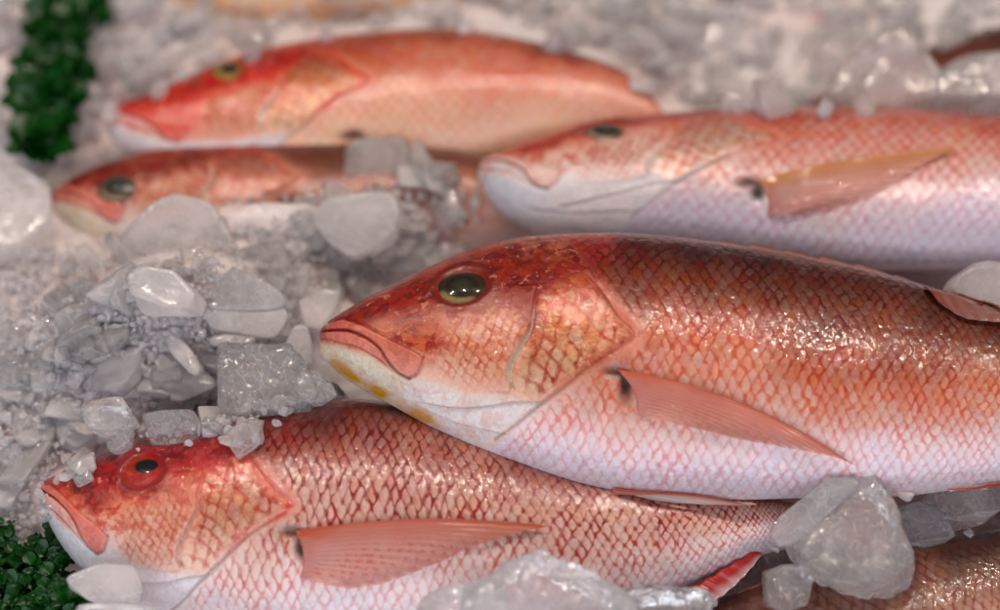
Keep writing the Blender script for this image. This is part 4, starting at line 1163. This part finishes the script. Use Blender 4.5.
def rest(px, py, up):
    """where a piece comes to lie: on the bed or on the fish above it"""
    p = on_bed(px, py, up)
    k = np.nonzero((np.abs(_fo[:, 0] - px) < 6) & (np.abs(_fo[:, 1] - py) < 6))[0]
    if len(k):
        j = k[np.argmin((_f3[k] - CAM) @ FW)]
        if (_f3[j] - CAM) @ FW < (p - CAM) @ FW: p = _f3[j] + np.array([0, -0.3, 1.0]) * up
    return p


HEAPS = [
    ('flat frosted flake of ice on the heap left of the middle snapper', 'ice flakes on the left heap', [(-20, 250), (60, 235), (130, 245), (240, 255), (300, 265), (335, 300), (325, 340), (300, 400), (255, 436), (200, 448), (120, 452), (40, 490), (-20, 500)], 74, (13, 34), (MAIN_OUT, LOW_VIS)),
    ('flat frosted flake of ice between the half buried snapper and the middle snapper', 'ice flakes beside the half buried snapper', [(200, 215), (330, 200), (420, 150), (470, 180), (495, 232), (440, 262), (380, 290), (330, 300), (240, 275)], 40, (13, 30), (MAIN_OUT, R_OUT)),
    ('small clear piece of crushed ice in the heap left of the middle snapper', 'ice pieces in the left heap', [(-20, 250), (60, 235), (130, 245), (240, 255), (300, 265), (335, 300), (325, 340), (300, 400), (255, 436), (200, 448), (120, 452), (40, 490), (-20, 500)], 55, (6, 15), (MAIN_OUT, LOW_VIS)),
    ('small frosted piece of ice wedged between the half buried snapper and the middle snapper', 'ice pieces beside the half buried snapper', [(250, 212), (340, 200), (420, 150), (470, 180), (495, 232), (440, 262), (380, 290), (330, 300), (270, 270)], 12, (7, 15), (MAIN_OUT, R_OUT)),
    ('blurred piece of ice on the far bed behind the snappers', 'ice pieces on the far bed', [(120, -20), (560, -20), (1000, -20), (1010, 110), (700, 104), (640, 84), (560, 44), (440, 22), (300, 36), (200, 70), (110, 110)], 54, (16, 42), (B_OUT,)),
    ('blurred piece of ice in the back left corner round the green leaf', 'ice pieces in the back left corner', [(-20, -20), (120, 60), (110, 140), (60, 185), (30, 240), (-20, 250)], 14, (12, 24), (B_OUT, H_VIS)),
    ('dark wet piece of ice in the gap beside the corner snapper', 'ice pieces in the dark gap', [(700, 600), (760, 560), (900, 500), (1010, 485), (1010, 520), (900, 565), (800, 610)], 17, (6, 14), (MAIN_OUT, C_VIS)),
    ('small piece of ice at the front snapper\'s snout', 'ice pieces at the front snout', [(-20, 470), (40, 460), (45, 500), (50, 530), (20, 545), (-20, 545)], 10, (5, 12), (LOW_VIS,)),
    ('small wet piece of ice lying along the front snapper\'s brow', 'ice pieces along the front brow', [(40, 492), (60, 455), (110, 434), (230, 415), (300, 405), (262, 436), (200, 450), (150, 452), (100, 464), (60, 484)], 22, (8, 17), (MAIN_OUT, [(116, 447), (150, 440), (184, 446), (184, 486), (116, 486)])),
]
for lab, grp, poly, cnt, (r0, r1), avoid in HEAPS:
    xs = [p[0] for p in poly]; ys = [p[1] for p in poly]
    k = 0; tries = 0
    while k < cnt and tries < 4000:
        tries += 1
        px, py = random.uniform(min(xs), max(xs)), random.uniform(min(ys), max(ys))
        if not inside(px, py, poly): continue
        r = r0 + (r1 - r0) * random.random() ** 1.8
        if any(inside(px, py, a, r * (0.25 if a is MAIN_OUT else 0.6)) for a in avoid) or any(inside(px, py, b[1], -2) for b in bigs): continue
        flake = 'flake' in lab
        p = rest(px, py, r * PX * (random.uniform(0.15, 0.5) if flake else random.uniform(0.25, 0.9)))
        place(random.choice(slabs if flake else protos), p, r * PX, lab, grp, flake)
        k += 1

# uncountable grains of crushed ice over the heap: one object
D2, F2 = ICO[2]
Vs, Fs = [], []
cnt = 0
regions = [([(110, -30), (1010, -30), (1010, 112), (700, 104), (640, 84), (560, 44), (440, 22), (300, 36), (200, 70), (110, 110), (60, 170), (-10, 240), (-10, 20)], 520, (B_OUT, H_VIS)),
           ([(-20, 250), (130, 250), (250, 270), (320, 340), (300, 405), (230, 425), (110, 440), (40, 475), (-20, 510)], 2300, (LOW_VIS, MAIN_OUT)),
           ([(110, 250), (200, 205), (345, 188), (480, 180), (492, 235), (330, 330), (250, 290)], 600, (MAIN_OUT,)),
           ([(40, 490), (60, 455), (110, 430), (230, 412), (300, 405), (255, 434), (150, 450), (60, 482)], 24, (MAIN_OUT, LOW_VIS)),
           ([(-10, 480), (44, 465), (46, 520), (-10, 560)], 140, (LOW_VIS,)),
           ([(690, 605), (780, 560), (1010, 488), (1010, 520), (800, 612)], 50, (MAIN_OUT, C_VIS))]
for poly, num, avoid in regions:
    xs = [p[0] for p in poly]; ys = [p[1] for p in poly]
    k = 0; tries = 0
    while k < num and tries < num * 6:
        tries += 1
        px, py = random.uniform(min(xs), max(xs)), random.uniform(min(ys), max(ys))
        if not inside(px, py, poly) or any(inside(px, py, a, 11 if a is MAIN_OUT else random.uniform(-5, 7)) for a in avoid): continue
        r = (random.uniform(5, 15) if num == 520 else random.uniform(1.6, 5.5)) * PX
        p = rest(px, py, random.uniform(0.0, 0.007))
        rr = np.random.default_rng(5000 + cnt)
        nrm = rr.normal(size=(8, 3)); nrm /= np.linalg.norm(nrm, axis=1, keepdims=True); nrm = np.vstack([nrm, -nrm])
        R = planes_shape(D2, nrm, rr.uniform(.6, 1.1, 16), 18)
        Vs.append(D2 * R[:, None] * r * rr.uniform(.4, 1.45, 3) + p); Fs.append(F2 + cnt * len(D2)); cnt += 1; k += 1
gr = mesh_np('crushed_ice', np.vstack(Vs), np.vstack(Fs), ICE_CRUSH, smooth=False)
gr['kind'] = 'stuff'; gr['label'] = 'fine grains of crushed ice strewn over the heap'; gr['category'] = 'crushed ice'


# ------------------------------------------------------------------ green garnish
def garnish(label, spine, z, width, nleaf, seed, leaf=0.009):
    r = np.random.default_rng(seed)
    pts = smooth_line(spine, 60)
    P = np.array([at_z(x, y, z) for x, y in pts])
    root = empty('leafy_garnish', P[0] - np.array([0, 0, 0.01]), label, 'garnish', 'green garnish sprigs')
    # stem
    ang = np.linspace(0, 2 * math.pi, 8, endpoint=False)
    rad = np.linspace(0.0022, 0.0009, 60)
    tang = np.gradient(P, axis=0); tang /= np.linalg.norm(tang, axis=1, keepdims=True)
    sx = np.cross(tang, [0, 0, 1]); sx /= np.linalg.norm(sx, axis=1, keepdims=True); sz = np.cross(sx, tang)
    S = P[:, None] + sx[:, None] * (rad[:, None] * np.cos(ang))[..., None] + sz[:, None] * (rad[:, None] * np.sin(ang))[..., None]
    mesh_np('stem', S.reshape(-1, 3), grid_faces(60, 8, True), LEAF, root)
    VV, FF = [], []
    nu, nv = 7, 5
    f0 = grid_faces(nu, nv)
    for i in range(nleaf):
        k = r.integers(0, 60)
        b = P[k] + sx[k] * r.uniform(-1, 1) * width * (0.35 + 0.65 * math.sin(3.1 * k / 60 + .1)) * (0.45 + 0.9 * abs(math.sin(k * 0.17 + seed))) + np.array([0, 0, r.uniform(-0.004, 0.010)])
        a = r.uniform(0, 6.28); el = r.uniform(-0.2, 0.9)
        d = np.array([math.cos(a) * math.cos(el), math.sin(a) * math.cos(el), math.sin(el)])
        w = np.cross(d, [0, 0, 1]); w /= np.linalg.norm(w); n = np.cross(w, d)
        L = leaf * r.uniform(.6, 1.4)
        U, Vv = np.meshgrid(np.linspace(0, 1, nu), np.linspace(-1, 1, nv), indexing='ij')
        wid = L * 0.5 * np.sin(math.pi * np.clip(U, .04, .97)) ** .7 * (1 + 0.3 * np.sin(U * 19))
        g = b + d * (U * L)[..., None] + w * (Vv * wid)[..., None] + n * (L * (0.22 * np.abs(Vv) - 0.5 * U ** 2 * r.uniform(0, .7)) + L * 0.08 * np.sin(U * 14 + Vv * 6))[..., None]
        FF.append(f0 + len(VV) * nu * nv); VV.append(g.reshape(-1, 3))
    o = mesh_np('foliage', np.vstack(VV), np.vstack(FF), LEAF, root)
garnish('blurred dark green leafy sprig in the back left corner', [(78, -50), (72, 10), (60, 60), (46, 110), (34, 150)], 0.030, 0.017, 230, 1, 0.014)
garnish('dark green leafy garnish under the front snapper\'s chin at the bottom left', [(-60, 575), (0, 588), (40, 606), (75, 640)], 0.014, 0.028, 1000, 2, 0.006)

# ------------------------------------------------------------------ light
w = bpy.data.worlds.new('World'); scene.world = w; w.use_nodes = True
bg = w.node_tree.nodes['Background']; bg.inputs[0].default_value = (0.75, 0.8, 0.95, 1); bg.inputs[1].default_value = 0.10


def area(name, loc, tgt, size, sizey, power, col):
    l = bpy.data.lights.new(name, 'AREA'); l.shape = 'RECTANGLE'; l.size = size; l.size_y = sizey; l.energy = power; l.color = col
    o = bpy.data.objects.new(name, l); COL.objects.link(o); o.location = loc
    d = Vector(tgt) - Vector(loc); o.rotation_euler = d.to_track_quat('-Z', 'Y').to_euler()


def bulb(name, loc, rad, power, col):
    l = bpy.data.lights.new(name, 'POINT'); l.shadow_soft_size = rad; l.energy = power; l.color = col
    o = bpy.data.objects.new(name, l); COL.objects.link(o); o.location = loc


area('daylight_opening', (-0.3, -1.5, 0.75), (0, 0, 0.03), 2.8, 1.4, 26, (0.88, 0.92, 1.0))
for i, (x, y, z) in enumerate([(-0.75, 0.25, 1.25), (-0.3, 0.35, 1.35), (0.15, 0.3, 1.3), (0.6, 0.35, 1.3), (1.05, 0.3, 1.25)]):
    bulb('stall_bulb', (x, y, z), 0.011, 13.5, (1.0, 0.87, 0.74))

cd.dof.use_dof = True
cd.dof.focus_distance = float((fm.P[int(np.searchsorted(fm.s, 520)), fm.nF // 2] - CAM) @ FW) + 0.012
cd.dof.aperture_fstop = 2.2
cd.dof.aperture_blades = 0

scene.view_settings.view_transform = 'Standard'
scene.view_settings.look = 'None'
scene.view_settings.exposure = 0.0
scene.view_settings.gamma = 1.0
scene.render.engine = 'CYCLES'
scene.cycles.max_bounces = 14
scene.cycles.transmission_bounces = 12
scene.cycles.transparent_max_bounces = 12
scene.cycles.diffuse_bounces = 4
scene.cycles.glossy_bounces = 4
scene.cycles.use_denoising = True
scene.cycles.sample_clamp_indirect = 6.0
